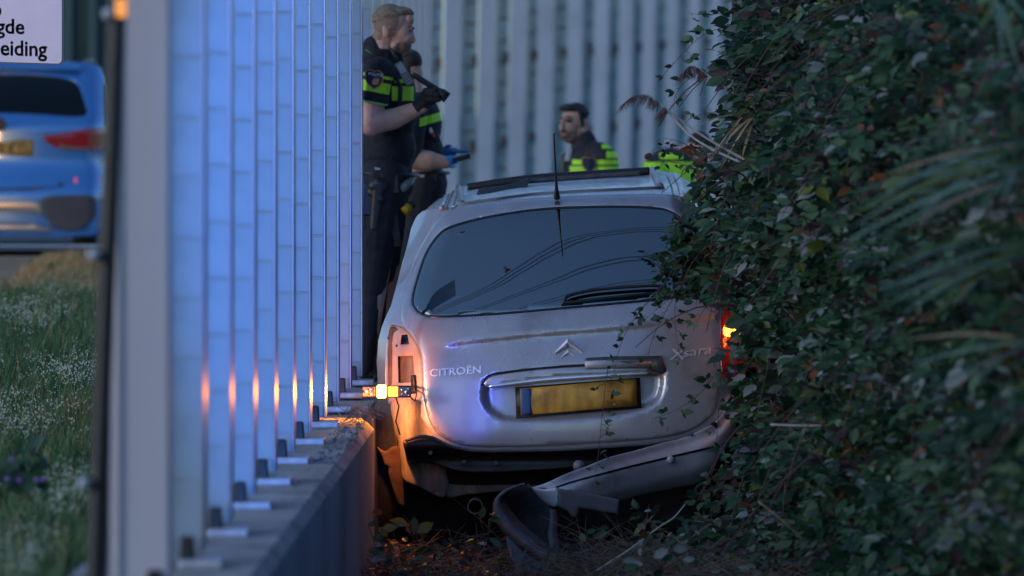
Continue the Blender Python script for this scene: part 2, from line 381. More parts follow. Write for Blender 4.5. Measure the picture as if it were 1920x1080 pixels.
# --- officer with the torch
o1 = Person(29.6, (700, 716), 'police officer in short sleeves raising a black torch in profile beside the fence')
body = [('e', (733, 43, 0), (34, 34, 29)), ('e', (727, 38, 0), (28, 29, 28)), ('e', (752, 62, 0), (23, 36, 23)), ('e', (752, 84, 0), (18, 20, 19)), ('e', (759, 98, 0), (9, 9, 11)),
        ('e', (741, 86, 0), (16, 16, 22)), ('e', (766, 36, 0), (11, 14, 17)), ('e', (771.5, 53, 0), (7, 3.6, 15)), ('c', (771, 56, 0), (775.5, 74, 0), 3.0, 4.2), ('e', (771.5, 78.5, 0), (6.5, 3.4, 6.5)), ('c', (762, 64, 0), (763, 86, 0), 8, 8), ('e', (765, 97, 0), (7, 8, 9)),
        ('e', (768, 86.5, 0), (4.5, 2.4, 8)), ('e', (767, 91, 0), (4.5, 2.6, 7.5)), ('e', (724, 60, -29), (7, 11.5, 4), -12), ('e', (724, 60, 29), (7, 11.5, 4), -12), ('e', (760, 72, -14), (11, 10, 7)), ('e', (760, 72, 14), (11, 10, 7)),
        ('c', (718, 75, 0), (714, 125, 0), 23, 27), ('e', (724, 190, 0), (44, 78, 58)), ('e', (724, 280, 0), (46, 70, 52)), ('c', (715, 135, -60), (715, 135, 60), 24, 24),
        ('c', (706, 140, -80), (698, 234, -86), 26, 21), ('c', (698, 232, -86), (742, 222, -92), 21.5, 20), ('c', (742, 222, -92), (792, 200, -95), 20, 12.5),
        ('c', (712, 140, 76), (708, 232, 80), 26, 20), ('c', (708, 232, 80), (766, 222, 62), 19, 12), ('e', (770, 220, 58), (11, 9, 7)),
        ('c', (722, 330, -28), (704, 520, -30), 40, 26), ('c', (704, 520, -30), (686, 690, -32), 26, 14), ('c', (722, 330, 28), (722, 520, 30), 40, 26), ('c', (722, 520, 30), (712, 690, 34), 26, 14)]
def skin1(x, y, d):
    if y < 76 and x < 748 and (y < 58 or x < 716 + (76 - y) * .3) and not (abs(x - 725) < 7 and abs(y - 61) < 12) and x < 752 - max(0, y - 30) * .32: return 3
    if y < 112 and x > 734 and y > 66 and (x - 734) * .9 + (y - 66) > 26 and x < 772 and not (x > 762 and y < 82) and (y > 80 or x < 752 - (80 - y) * .2):
        if x > 764 and 84 < y < 93 and abs(d) < 9: return 2
        return 1
    if x > 763 and 84 < y < 94 and abs(d) < 9: return 2
    return 0
o1.blob('body', body, [M['skin'], M['beard'], M['lip'], M['buzz']], 1.25, 3, assign=skin1)
# hair
hairp = [('e', (730, 37, 0), (33.5, 30.5, 29.5)), ('e', (747, 22.5, 0), (28, 11, 22)), ('e', (764, 25, 0), (13, 6.5, 17))]
h = o1.blob('hair', hairp, M['hair'], 1.3, 2)
bmh = bmesh.new(); bmh.from_mesh(h.data)
def wpx(s, co): return (CX + co.x / s.Z * F, HY - (co.z - CZ) / s.Z * F)
dl = []
for f in bmh.faces:
    c = f.calc_center_median(); x, y = wpx(o1, c); d = (c.y - o1.Z) / o1.k
    if y > 33 - max(0, x - 745) * .12 + max(0, 720 - x) * .5: dl.append(f)
bmesh.ops.delete(bmh, geom=dl, context='FACES'); bmh.to_mesh(h.data); bmh.free()
bm = bmesh.new()
for sgn in (-1, 1):
    tube(bm, [o1.w3(762, 51.5, sgn * 17), o1.w3(768, 49.5, sgn * 15.5), o1.w3(775.5, 51.5, sgn * 10)], [1.2 * o1.k, 1.9 * o1.k, 1.3 * o1.k], 6)
bobj('eyebrow', bm, M['hair'], o1.root, True)
bm = bmesh.new()
for sgn in (-1, 1):
    tube(bm, [o1.w3(764, 59, sgn * 16.5), o1.w3(768.5, 58, sgn * 15.5), o1.w3(772.5, 60, sgn * 12)], [.8 * o1.k, 1.9 * o1.k, .9 * o1.k], 6)
bobj('eye', bm, M['eye'], o1.root, True)
shirt = [('e', (728, 180, 0), (50, 66, 66)), ('e', (731, 215, 0), (52, 60, 62)), ('e', (726, 278, 0), (55, 62, 60)), ('c', (713, 136, -62), (713, 136, 62), 28, 28), ('c', (716, 96, 0), (718, 130, 0), 25, 33), ('e', (724, 318, 0), (50, 30, 58)), ('e', (752, 175, 0), (28, 52, 50))]
def as_shirt(x, y, d):
    if x > 736 and 162 < y < 189 and x < 776: return 1
    if x > 740 and 149 < y < 156 and x < 760: return 1
    return 0
o1.blob('shirt', shirt, [M['cloth'], M['hivis']], 2.2, 5, cuts=[hcut(162), hcut(189), hcut(149), hcut(156), (Vector((736, 0, 0)), Vector((1, 0, 0)))], assign=as_shirt)
slv = [('c', (709, 138, -80), (702, 172, -85), 30, 31), ('c', (702, 172, -85), (700, 188, -86), 31, 31.5), ('c', (713, 136, -50), (709, 140, -80), 30, 30)]
T = .19
def as_slv(x, y, d):
    t = y - T * (x - 690)
    if t > 203: return 0
    if 150 < t < 170 or 137 < t < 142.5: return 1
    if t > 188.5: return 2 if t < 191.5 else 0
    return 0
sl = o1.blob('sleeve', slv, [M['cloth'], M['hivis'], M['piping']], 1.8, 4, cuts=[hcut(150, T, 690), hcut(170, T, 690), hcut(137, T, 690), hcut(142.5, T, 690), hcut(188.5, T, 690), hcut(191.5, T, 690)], assign=as_slv)
bmh = bmesh.new(); bmh.from_mesh(sl.data); dl = []
for f in bmh.faces:
    x, y = wpx(o1, f.calc_center_median())
    if y - T * (x - 690) > 191.6: dl.append(f)
bmesh.ops.delete(bmh, geom=dl, context='FACES'); bmh.to_mesh(sl.data); bmh.free()
o1.blob('far_sleeve', [('c', (713, 138, 76), (709, 190, 80), 31, 29)], M['cloth'], 2.4, 4)
# collar with green tip line
o1.blob('collar', [('c', (702, 90, 0), (706, 104, 0), 24, 30), ('c', (706, 98, 0), (735, 116, 0), 25, 22)], M['cloth'], 1.8, 3)
strip(o1, 'collar_piping', [(685, 93, -20), (692, 97, -26), (700, 101, -28)], 1.1, M['piping'])
trous = [('c', (722, 335, -26), (706, 450, -30), 48, 40), ('c', (706, 450, -30), (698, 540, -32), 38, 27), ('c', (698, 540, -32), (686, 690, -32), 25, 16), ('c', (724, 335, 26), (716, 520, 30), 48, 30), ('c', (716, 520, 30), (704, 690, 34), 28, 17), ('e', (724, 345, 0), (54, 40, 58))]
o1.blob('trousers', trous, M['cloth'], 2.6, 6)
o1.blob('boot', [('e', (692, 703, -32), (19, 10, 13)), ('c', (686, 675, -32), (686, 698, -32), 16, 14), ('e', (700, 708, -32), (13, 7, 12))], M['blackgl'], 2, 3)
o1.blob('boot', [('e', (710, 703, 34), (19, 10, 13)), ('c', (704, 675, 34), (704, 698, 34), 16, 14)], M['blackgl'], 2, 3)
o1.blob('glove', hand_prims((790, 199, -95), 42, .75, 1.0, 1) + [('c', (783, 203, -95), (794, 196, -95), 14, 13), ('e', (806, 182, -97), (18, 17, 15)), ('c', (800, 170, -108), (817, 169, -112), 6, 5), ('c', (803, 178, -111), (823, 178, -112), 6.5, 5), ('c', (806, 187, -111), (824, 187, -110), 6.5, 5)], M['glove'], 1.5, 2)
bt = bmesh.new()
pts = [o1.w3(724 + 57 * math.cos(t), 326 + 3 * math.cos(t), 63 * math.sin(t)) for t in np.linspace(0, 2 * math.pi, 33)]
tube(bt, pts, 8 * o1.k, 8, flat=.5); bobj('belt', bt, M['black'], o1.root, True)
def pbox(pers, name, x, y, d, sx, sy, sd, m, rot=0, bev=2.0):
    bm = bmesh.new(); k = pers.k; box(bm, pers.w3(x, y, d), (sx * k, sd * k, sy * k), Matrix.Rotation(math.radians(rot), 3, 'Y'), bev * k); return bobj(name, bm, m, pers.root)
hol = o1.blob('holster', [('c', (712, 345, -66), (704, 425, -62), 15, 11), ('e', (712, 348, -70), (20, 14, 10)), ('c', (698, 360, -66), (716, 372, -72), 9, 8)], M['black'], 1.8, 1)
pbox(o1, 'holster_plate', 700, 395, -58, 38, 66, 14, M['cloth2'], 6)
pbox(o1, 'magazine_pouch', 690, 372, -62, 18, 60, 16, M['black'], 4); pbox(o1, 'key_clip', 710, 316, -66, 12, 5, 5, M['lgrey'], 8)
pbox(o1, 'thigh_pouch', 742, 420, -50, 14, 84, 18, M['cloth2'], -8); pbox(o1, 'belt_pouch', 738, 345, -60, 22, 34, 16, M['black'], -6)
bm = bmesh.new(); tube(bm, [o1.w3(774, 335, -42), o1.w3(764, 344, -50), o1.w3(756, 353, -58)], [6 * o1.k, 8.5 * o1.k, 9 * o1.k], 14); bobj('belt_torch', bm, M['grey'], o1.root, True)
bm = bmesh.new(); tube(bm, [o1.w3(756.4, 352.6, -57.8), o1.w3(755, 354, -60)], [5.5 * o1.k, 5.5 * o1.k], 14); bobj('torch_lens', bm, M['lgrey'], o1.root)
bm = bmesh.new(); tube(bm, [o1.w3(757, 397, -52), o1.w3(769, 386, -46)], [9 * o1.k, 9 * o1.k], 12); bobj('stun_gun', bm, M['yellow'], o1.root, True)
bm = bmesh.new(); tube(bm, [o1.w3(769, 387, -47), o1.w3(776, 381, -44)], [8 * o1.k, 7 * o1.k], 12); bobj('stun_gun_cap', bm, M['black'], o1.root, True)
pbox(o1, 'chest_pouch', 742, 232, -64, 30, 26, 10, M['cloth2'], 2)
strip(o1, 'vest_strap', [(722, 118, -40), (742, 140, -60), (752, 165, -58), (750, 210, -64)], 6, M['cloth2'])
def shield(pers, xc, yc, d, s, root):
    out = [(-17, -13), (-9, -18), (0, -16), (9, -18), (17, -13), (17, 2), (12, 11), (0, 19), (-12, 11), (-17, 2)]
    def mk(name, k, off, m):
        bm = bmesh.new(); pts = [pers.w3(xc + x * k * s, yc + y * k * s + .12 * x * s, d - off + .012 * (x * s) ** 2) for x, y in out]
        prism(bm, pts, (0, .004, 0)); return bobj(name, bm, m, root)
    b = mk('badge', 1.0, 0, M['gold']); mk('badge_field', .9, .8, M['navyb'])
    return b
shield(o1, 704, 149, -117.5, 1.0, o1.root)
zz = o1.Z - 119.2 * o1.k
text_px('badge_lettering', 'POLITIE', 691, 718.5, 140.5, 5.2, .14, lambda x, y: zz, .002, M['white'], o1.root, bold=.012)
bm = bmesh.new()
for dx, hh in ((0, 0), (4.2, 3.4)):
    q = [(697 + dx, 156), (699 + dx, 150 - hh * .3), (703 + dx, 144.5 - hh * .2), (702.5 + dx, 149), (707 + dx, 146.5), (707 + dx, 152), (710, 152), (709, 158), (700 + dx, 159)]
    prism(bm, [P(x, y, zz - dx * .0004) for x, y in q], (0, .002, 0))
bobj('badge_flame', bm, M['gold'], o1.root)
# radio: hangs on the vest, a thing of its own
rd = thing('portable_radio', o1.w3(762, 160, -66), 'grey handheld radio with antenna clipped to the officer vest', 'radio')
def rbox(name, a, b, wd, th, d, m, bev=1.2):
    bm = bmesh.new(); k = o1.k; L = math.dist(a, b); an = math.atan2(b[1] - a[1], b[0] - a[0])
    box(bm, o1.w3((a[0] + b[0]) / 2, (a[1] + b[1]) / 2, d), (L * k, th * k, wd * k), Matrix.Rotation(an, 3, 'Y'), bev * k); return bobj(name, bm, m, rd)
rbox('radio_body', (747, 118), (771, 160), 15, 12, -66, M['grey'], 2); rbox('radio_screen', (749, 121), (758, 137), 11, 1.5, -73, M['lgrey'], .3)
for i in range(4):
    for j in range(3): 
        bm = bmesh.new(); box(bm, o1.w3(760.5 + i * 3.0 - j * 2.6 + 1, 142 + i * 4.4 + j * 2.0 - 2, -72.6), (2.2 * o1.k, 1.4 * o1.k, 2 * o1.k), None, 0); bobj('radio_key', bm, M['lgrey'], rd)
bm = bmesh.new(); tube(bm, [o1.w3(749, 120, -66), o1.w3(741, 104, -64), o1.w3(732, 89, -60)], [2.6 * o1.k, 2.2 * o1.k, 2 * o1.k], 8); bobj('radio_antenna', bm, M['black'], rd, True)
bm = bmesh.new()
tl = tag(bobj('torch', tube(bm, [o1.w3(775, 139.5, -112), o1.w3(779, 142, -112), o1.w3(812, 163, -104), o1.w3(822, 170, -103), o1.w3(829, 176, -103), o1.w3(840, 184, -103)], [4 * o1.k, 5.4 * o1.k, 6 * o1.k, 6.5 * o1.k, 10.5 * o1.k, 11 * o1.k], 14), M['black'], None, True), 'black torch held in the raised gloved hand of the front officer', 'torch')

# --- second officer half hidden behind him
o2 = Person(31.0, (742, 700), 'police officer in blue gloves half hidden behind the colleague with the torch')
b2 = [('e', (771, 122, 0), (20, 27, 23)), ('e', (779, 134, 0), (13, 22, 18)), ('e', (790, 138, 0), (3.5, 5, 5)), ('c', (770, 140, 0), (778, 180, 0), 17, 20), ('e', (792, 235, 0), (32, 60, 46)), ('e', (796, 290, 0), (34, 50, 46)),
      ('c', (778, 200, -58), (770, 285, -64), 22, 20), ('c', (770, 296, -64), (806, 301, -66), 20, 19), ('c', (806, 301, -66), (838, 304, -66), 18, 11.5), ('c', (788, 200, 56), (790, 275, 58), 20, 17), ('c', (790, 280, 58), (830, 287, 40), 15, 10),
      ('c', (795, 340, -24), (764, 510, -26), 36, 25), ('c', (764, 510, -26), (738, 685, -26), 25, 15), ('c', (800, 340, 24), (775, 520, 26), 36, 25), ('c', (775, 520, 26), (752, 690, 26), 24, 14)]
o2.blob('body', b2, M['skin'], 2.0, 3)
o2.blob('hair', [('e', (770, 116, 0), (22, 24, 25)), ('e', (764, 128, 0), (15, 22, 24))], M['hairdk'], 2, 2)
sh2 = [('e', (796, 232, 0), (33, 52, 50)), ('e', (797, 288, 0), (36, 46, 48)), ('c', (782, 196, -50), (782, 196, 50), 24, 24), ('c', (778, 200, -58), (768, 290, -64), 26, 26), ('c', (786, 200, 56), (790, 262, 58), 23, 22)]
o2.blob('shirt', sh2, [M['cloth2'], M['hivis']], 2.3, 4, cuts=[hcut(218, -.3, 800), hcut(234, -.3, 800)], assign=lambda x, y, d: 1 if x > 788 and 218 < y + .3 * (x - 800) < 234 and d < 40 else 0)
o2.blob('trousers', [('c', (797, 345, -22), (766, 510, -26), 40, 30), ('c', (766, 510, -26), (738, 688, -26), 28, 18), ('c', (800, 345, 22), (776, 520, 26), 40, 30), ('c', (776, 520, 26), (752, 688, 26), 28, 18), ('e', (798, 335, 0), (40, 26, 48))], M['cloth'], 2.6, 4)
o2.blob('boot', [('e', (744, 694, -26), (17, 9, 11)), ('c', (738, 672, -26), (738, 690, -26), 16, 13)], M['blackgl'], 2.2, 2)
o2.blob('boot', [('e', (760, 696, 26), (17, 9, 11)), ('c', (752, 672, 26), (752, 690, 26), 16, 13)], M['blackgl'], 2.2, 2)
o2.blob('glove', hand_prims((834, 304, -66), 14, .5, 1.0, 1) + [('c', (832, 304, -66), (846, 300, -66), 12, 10)], M['bglove'], 1.5, 2)
o2.blob('glove', hand_prims((827, 287, 36), 4, .35, 1.05, -1) + [('c', (826, 287, 38), (840, 286, 34), 10, 9), ('c', (846, 284, 20), (876, 283, 10), 5, 3)], M['bglove'], 1.5, 2)
pbox(o2, 'belt_pouch', 808, 338, -48, 22, 30, 14, M['black'], 4); pbox(o2, 'holster', 820, 350, -40, 16, 46, 16, M['cloth2'], -10); pbox(o2, 'name_patch', 808, 244, -44, 7, 12, 4, M['white'], -25); pbox(o2, 'red_patch', 812, 252, -42, 6, 12, 4, M['red'], -25); pbox(o2, 'vest_pocket', 819, 258, -30, 12, 16, 12, M['black'], -20)
bt = bmesh.new(); tube(bt, [o2.w3(798 + 40 * math.cos(t), 324, 52 * math.sin(t)) for t in np.linspace(0, 2 * math.pi, 25)], 7 * o2.k, 8, flat=.5); bobj('belt', bt, M['black'], o2.root, True)
ph = thing('mobile_phone', o2.w3(866, 296, -74), 'black phone held in blue gloved hands beside the fence', 'phone')
bm = bmesh.new(); k = o2.k; box(bm, o2.w3(866, 296, -74), (34 * k, 16 * k, 4 * k), Matrix.Rotation(math.radians(-16), 3, 'Y') @ Matrix.Rotation(math.radians(-25), 3, 'X'), 1 * k); bobj('phone_body', bm, M['blackgl'], ph)
bm = bmesh.new(); box(bm, o2.w3(864, 293.2, -74.8), (27 * k, 12 * k, 1.2 * k), Matrix.Rotation(math.radians(-16), 3, 'Y') @ Matrix.Rotation(math.radians(-25), 3, 'X'), .3 * k); bobj('phone_screen', bm, M['lgrey'], ph)

# --- third officer, dark hair, behind the car
o3 = Person(34.0, (1105, 800), 'dark haired police officer looking down behind the silver car roof')
b3 = [('e', (1078, 224, 4), (25, 31, 27)), ('e', (1066, 240, -6), (18, 28, 20)), ('e', (1071, 256, -8), (15, 14, 16)), ('c', (1055, 228, -22), (1051.5, 243, -27), 3, 4.5), ('e', (1060, 254, -20), (8, 4, 7)), ('e', (1063, 222, -18), (14, 4, 10)), ('e', (1101, 234, -3), (5, 10, 7)),
      ('c', (1088, 250, 0), (1096, 290, 0), 19, 24), ('e', (1108, 350, 0), (44, 90, 50)), ('e', (1108, 450, 0), (44, 80, 46)), ('c', (1130, 300, -40), (1140, 390, -45), 22, 18), ('c', (1140, 390, -45), (1105, 430, -60), 17, 11), ('e', (1098, 436, -62), (13, 9, 7)), ('c', (1080, 300, 46), (1076, 400, 48), 21, 16), ('c', (1076, 400, 48), (1072, 470, 30), 15, 11), ('e', (1070, 482, 28), (8, 14, 9)),
      ('c', (1108, 500, -22), (1108, 650, -22), 34, 25), ('c', (1108, 650, -22), (1110, 790, -22), 24, 14), ('c', (1108, 500, 24), (1104, 650, 24), 34, 25), ('c', (1104, 650, 24), (1104, 790, 24), 24, 14)]
def skin3(x, y, d):
    if (y < 209 or (x > 1084 + (y - 209) * .2 and y < 238)) and y < 246 and not (abs(x - 1101) < 6 and abs(y - 234) < 11 and d < 0): return 2
    if y > 246 + max(0, (1085 - x)) * -.05 and y < 272 and x < 1092: return 1
    return 0
o3.blob('body', b3, [M['skin2'], M['beardk'], M['hairdk']], 1.6, 3, assign=skin3)
h = o3.blob('hair', [('e', (1080, 217, 4), (26, 25.5, 28)), ('e', (1068, 203, -4), (19, 9.5, 20))], M['hairdk'], 1.8, 2)
bmh = bmesh.new(); bmh.from_mesh(h.data); dl = []
for f in bmh.faces:
    x, y = wpx(o3, f.calc_center_median())
    if y > 208 + max(0, x - 1080) * .35: dl.append(f)
bmesh.ops.delete(bmh, geom=dl, context='FACES'); bmh.to_mesh(h.data); bmh.free()
strip(o3, 'eyebrow', [(1049, 222, -24), (1053, 221, -24)], 1.4, M['hairdk'], flat=1); strip(o3, 'eyebrow', [(1060, 220, -25), (1068, 219, -24), (1074, 221, -21)], 1.7, M['hairdk'], flat=1)
strip(o3, 'eye', [(1061, 227, -25), (1066, 226.5, -25), (1071, 228, -22)], 2.0, M['eye'], flat=1); strip(o3, 'eye', [(1049, 230, -22), (1052, 229.5, -23)], 1.8, M['eye'], flat=1)
strip(o3, 'mouth', [(1054, 253, -26), (1061, 254, -27), (1068, 255, -24)], 1.5, M['lip'], flat=1)
sh3 = [('e', (1106, 330, 0), (50, 66, 60)), ('e', (1108, 420, 0), (50, 90, 54)), ('c', (1122, 292, -36), (1092, 292, 44), 27, 27), ('c', (1130, 300, -40), (1138, 375, -45), 29, 27), ('c', (1094, 262, 0), (1098, 285, 0), 23, 32), ('c', (1080, 300, 46), (1078, 370, 48), 25, 23)]
def as3(x, y, d):
    if x > 1128 and d > -70 and 270 < y < 278: return 1
    if 299 < y < 308 and (1072 < x < 1092 or x > 1116): return 1
    if 311 < y < 334 and x > 1068: return 1
    if x > 1136 and 283 < y < 296: return 1
    return 0
o3.blob('shirt', sh3, [M['cloth2'], M['hivis']], 2.2, 4, cuts=[hcut(299), hcut(308), hcut(311), hcut(334), hcut(283), hcut(296), hcut(270), hcut(278), (Vector((1136, 0, 0)), Vector((1, 0, 0)))], assign=as3)
o3.blob('trousers', [('c', (1108, 505, -22), (1108, 650, -22), 40, 29), ('c', (1108, 650, -22), (1110, 785, -22), 28, 18), ('c', (1108, 505, 24), (1104, 650, 24), 40, 29), ('c', (1104, 650, 24), (1104, 785, 24), 28, 18)], M['cloth'], 3, 3)
shield(o3, 1103, 308, -72, .8, o3.root)
pbox(o3, 'radio_mount', 1066, 290, -20, 11, 26, 12, M['lgrey'], 12); o3.blob('vest_pouch', [('c', (1060, 296, -10), (1058, 330, -10), 9, 10)], M['black'], 2, 1)

# --- fourth officer, bent over
o4 = Person(34.0, (1275, 800), 'police officer bending forward in a yellow green jacket beside the brambles')
b4 = [('c', (1275, 480, -20), (1272, 640, -20), 34, 24), ('c', (1272, 640, -20), (1274, 790, -20), 23, 14), ('c', (1275, 480, 24), (1276, 640, 24), 34, 24), ('c', (1276, 640, 24), (1276, 790, 24), 23, 14), ('c', (1274, 470, 0), (1256, 330, 10), 42, 40), ('e', (1258, 318, 14), (44, 36, 42)), ('c', (1268, 300, 30), (1300, 285, 40), 20, 18), ('e', (1312, 276, 46), (22, 26, 22)),
      ('c', (1225, 320, -30), (1222, 400, -50), 19, 16), ('c', (1222, 400, -50), (1246, 450, -70), 14, 10), ('e', (1252, 458, -72), (9, 12, 7)), ('c', (1290, 320, 40), (1300, 400, 30), 19, 15), ('c', (1300, 400, 30), (1290, 460, 10), 14, 10), ('e', (1288, 470, 8), (8, 12, 7))]
o4.blob('body', b4, M['skin'], 2.6, 3)
o4.blob('hair', [('e', (1313, 271, 48), (23.5, 25, 24))], M['hairdk'], 2.4, 1)
o4.blob('jacket', [('c', (1274, 440, 0), (1258, 330, 10), 46, 45), ('e', (1257, 316, 14), (48, 39, 46)), ('c', (1226, 318, -28), (1222, 392, -50), 24, 21), ('c', (1290, 318, 40), (1300, 392, 30), 24, 20)], [M['cloth2'], M['hivis']], 2.4, 4, cuts=[hcut(287), hcut(298), hcut(303), hcut(340)], assign=lambda x, y, d: 1 if (287 < y < 298 and 1236 < x < 1280) or 303 < y < 340 else 0)
o4.blob('trousers', [('c', (1275, 470, -20), (1272, 640, -20), 40, 28), ('c', (1272, 640, -20), (1274, 785, -20), 27, 18), ('c', (1275, 470, 24), (1276, 640, 24), 40, 28), ('c', (1276, 640, 24), (1276, 785, 24), 27, 18)], M['cloth'], 3, 2)

# ------------------------------------------------------------------ ground
FS = (1134 - CX) / F                       # the wall and its fence run away at this slope
def fx(xl, Z): return xl + FS * Z
def ground_z(xl, Z):
    if xl < -1.5:
        z = -.17 + .56 * ss(Z, 18, 43) + (.0 if Z < 43 else 0)
        return z if xl < -1.75 else z + (-.1)
    z = -.66 + .02 * math.sin(xl * 5 + Z * 2.3) + .5 * ss(Z, 33, 46)
    return z
def sheet(name, xs, zs, fn, m, kind='structure'):
    bm = bmesh.new(); g = [[bm.verts.new(Vector((fx(x, z), z, fn(x, z)))) for x in xs] for z in zs]
    for j in range(len(zs) - 1):
        for i in range(len(xs) - 1): bm.faces.new((g[j][i], g[j][i + 1], g[j + 1][i + 1], g[j + 1][i]))
    return tag(bobj(name, bm, m, None, True), kind=kind)
zs = [-20, 0, 8] + list(np.arange(12, 50, 1.0)) + [60, 90, 200, 600]
sheet('ditch_ground', [-1.5, -1.3, -1.1] + list(np.arange(-.9, 6, .25)) + [20, 200], zs, ground_z, M['soil'])
g = sheet('verge_ground', [-60, -20, -8, -4, -3, -2.4, -1.9, -1.6, -1.5], zs, ground_z, M['turf'])
# dry strip near the road and the road itself
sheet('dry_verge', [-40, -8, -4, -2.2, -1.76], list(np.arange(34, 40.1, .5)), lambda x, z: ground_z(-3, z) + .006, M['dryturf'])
sheet('road', [-60, -20, -6, -1.8], [39.9, 42, 50, 60, 66], lambda x, z: .41, M['asphalt'])
sheet('lane_marking', [-6, -4, -2.0], [40.9, 41.4], lambda x, z: .415, M['white'])

# ------------------------------------------------------------------ concrete wall under the fence
wl = thing('retaining_wall', (fx(-1.3, 26), 26, 0), 'long grey concrete wall with stained face carrying the fence feet', 'wall')
def wall_section(name, z0, z1, xr, top=0.0):
    bm = bmesh.new(); rows = []; n = max(2, int((z1 - z0) / .5)); c = .035
    prof = [(-1.62, -1.0), (-1.62, top), (xr - c, top), (xr, top - c), (xr, -1.0)]
    Z = [z0 + (z1 - z0) * i / n for i in range(n + 1)]; Z = [z0 - .0] + Z[1:-1] + [z1 - .035, z1]
    for i, z in enumerate(Z):
        e = .035 if i == len(Z) - 1 else 0
        rows.append([bm.verts.new(Vector((fx(x - (e if x > -1.5 else 0), z), z, (y - e * .6 if y > -.5 else y)))) for x, y in prof])
    for i in range(len(Z) - 1):
        for k in range(4):
            f = bm.faces.new((rows[i][k], rows[i][k + 1], rows[i + 1][k + 1], rows[i + 1][k])); f.material_index = 1 if k == 3 else 0
    bm.faces.new(rows[-1]); bm.faces.new(rows[0][::-1])
    return bobj(name, bm, [M['concrete'], M['stain']], wl)
wall_section('wall_block', 9, 17.2, -1.04); wall_section('wall_block', 17.215, 25.7, -1.04); wall_section('wall_block', 25.72, 34, -1.085, -.012); wall_section('wall_block', 34.02, 42, -1.085, -.012)

# ------------------------------------------------------------------ fence of upright fins with cast blocks
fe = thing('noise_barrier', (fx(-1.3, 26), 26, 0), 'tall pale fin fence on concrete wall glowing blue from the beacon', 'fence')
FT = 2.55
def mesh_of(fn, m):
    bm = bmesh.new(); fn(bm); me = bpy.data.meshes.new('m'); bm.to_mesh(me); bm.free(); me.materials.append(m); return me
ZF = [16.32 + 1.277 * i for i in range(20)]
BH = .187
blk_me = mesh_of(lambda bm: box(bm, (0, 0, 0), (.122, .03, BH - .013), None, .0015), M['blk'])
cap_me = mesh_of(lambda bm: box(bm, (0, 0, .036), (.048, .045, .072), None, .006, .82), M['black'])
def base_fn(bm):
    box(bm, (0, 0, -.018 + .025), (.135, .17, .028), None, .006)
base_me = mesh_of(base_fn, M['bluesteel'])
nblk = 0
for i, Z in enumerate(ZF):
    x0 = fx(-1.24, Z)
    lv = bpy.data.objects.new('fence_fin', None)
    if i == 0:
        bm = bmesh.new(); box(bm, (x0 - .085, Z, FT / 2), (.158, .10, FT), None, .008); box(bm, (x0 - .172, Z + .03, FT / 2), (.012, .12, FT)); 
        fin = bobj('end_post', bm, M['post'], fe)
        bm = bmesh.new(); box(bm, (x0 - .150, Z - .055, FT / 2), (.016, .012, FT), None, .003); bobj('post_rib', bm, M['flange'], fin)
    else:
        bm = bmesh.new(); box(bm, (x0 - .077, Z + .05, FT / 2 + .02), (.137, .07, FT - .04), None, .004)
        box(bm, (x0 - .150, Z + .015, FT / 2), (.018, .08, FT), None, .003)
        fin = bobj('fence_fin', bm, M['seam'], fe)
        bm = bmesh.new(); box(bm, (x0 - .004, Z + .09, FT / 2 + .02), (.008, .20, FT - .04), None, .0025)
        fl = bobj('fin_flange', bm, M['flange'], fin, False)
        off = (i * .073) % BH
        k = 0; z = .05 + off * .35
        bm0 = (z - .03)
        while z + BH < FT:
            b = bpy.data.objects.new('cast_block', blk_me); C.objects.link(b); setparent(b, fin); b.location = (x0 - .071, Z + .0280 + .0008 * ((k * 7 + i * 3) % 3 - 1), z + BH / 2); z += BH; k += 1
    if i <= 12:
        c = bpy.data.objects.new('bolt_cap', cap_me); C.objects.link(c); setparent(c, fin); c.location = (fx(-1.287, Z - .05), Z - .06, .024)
        c = bpy.data.objects.new('base_plate', base_me); C.objects.link(c); setparent(c, fin); c.location = (fx(-1.245, Z - .03), Z - .03, .006)

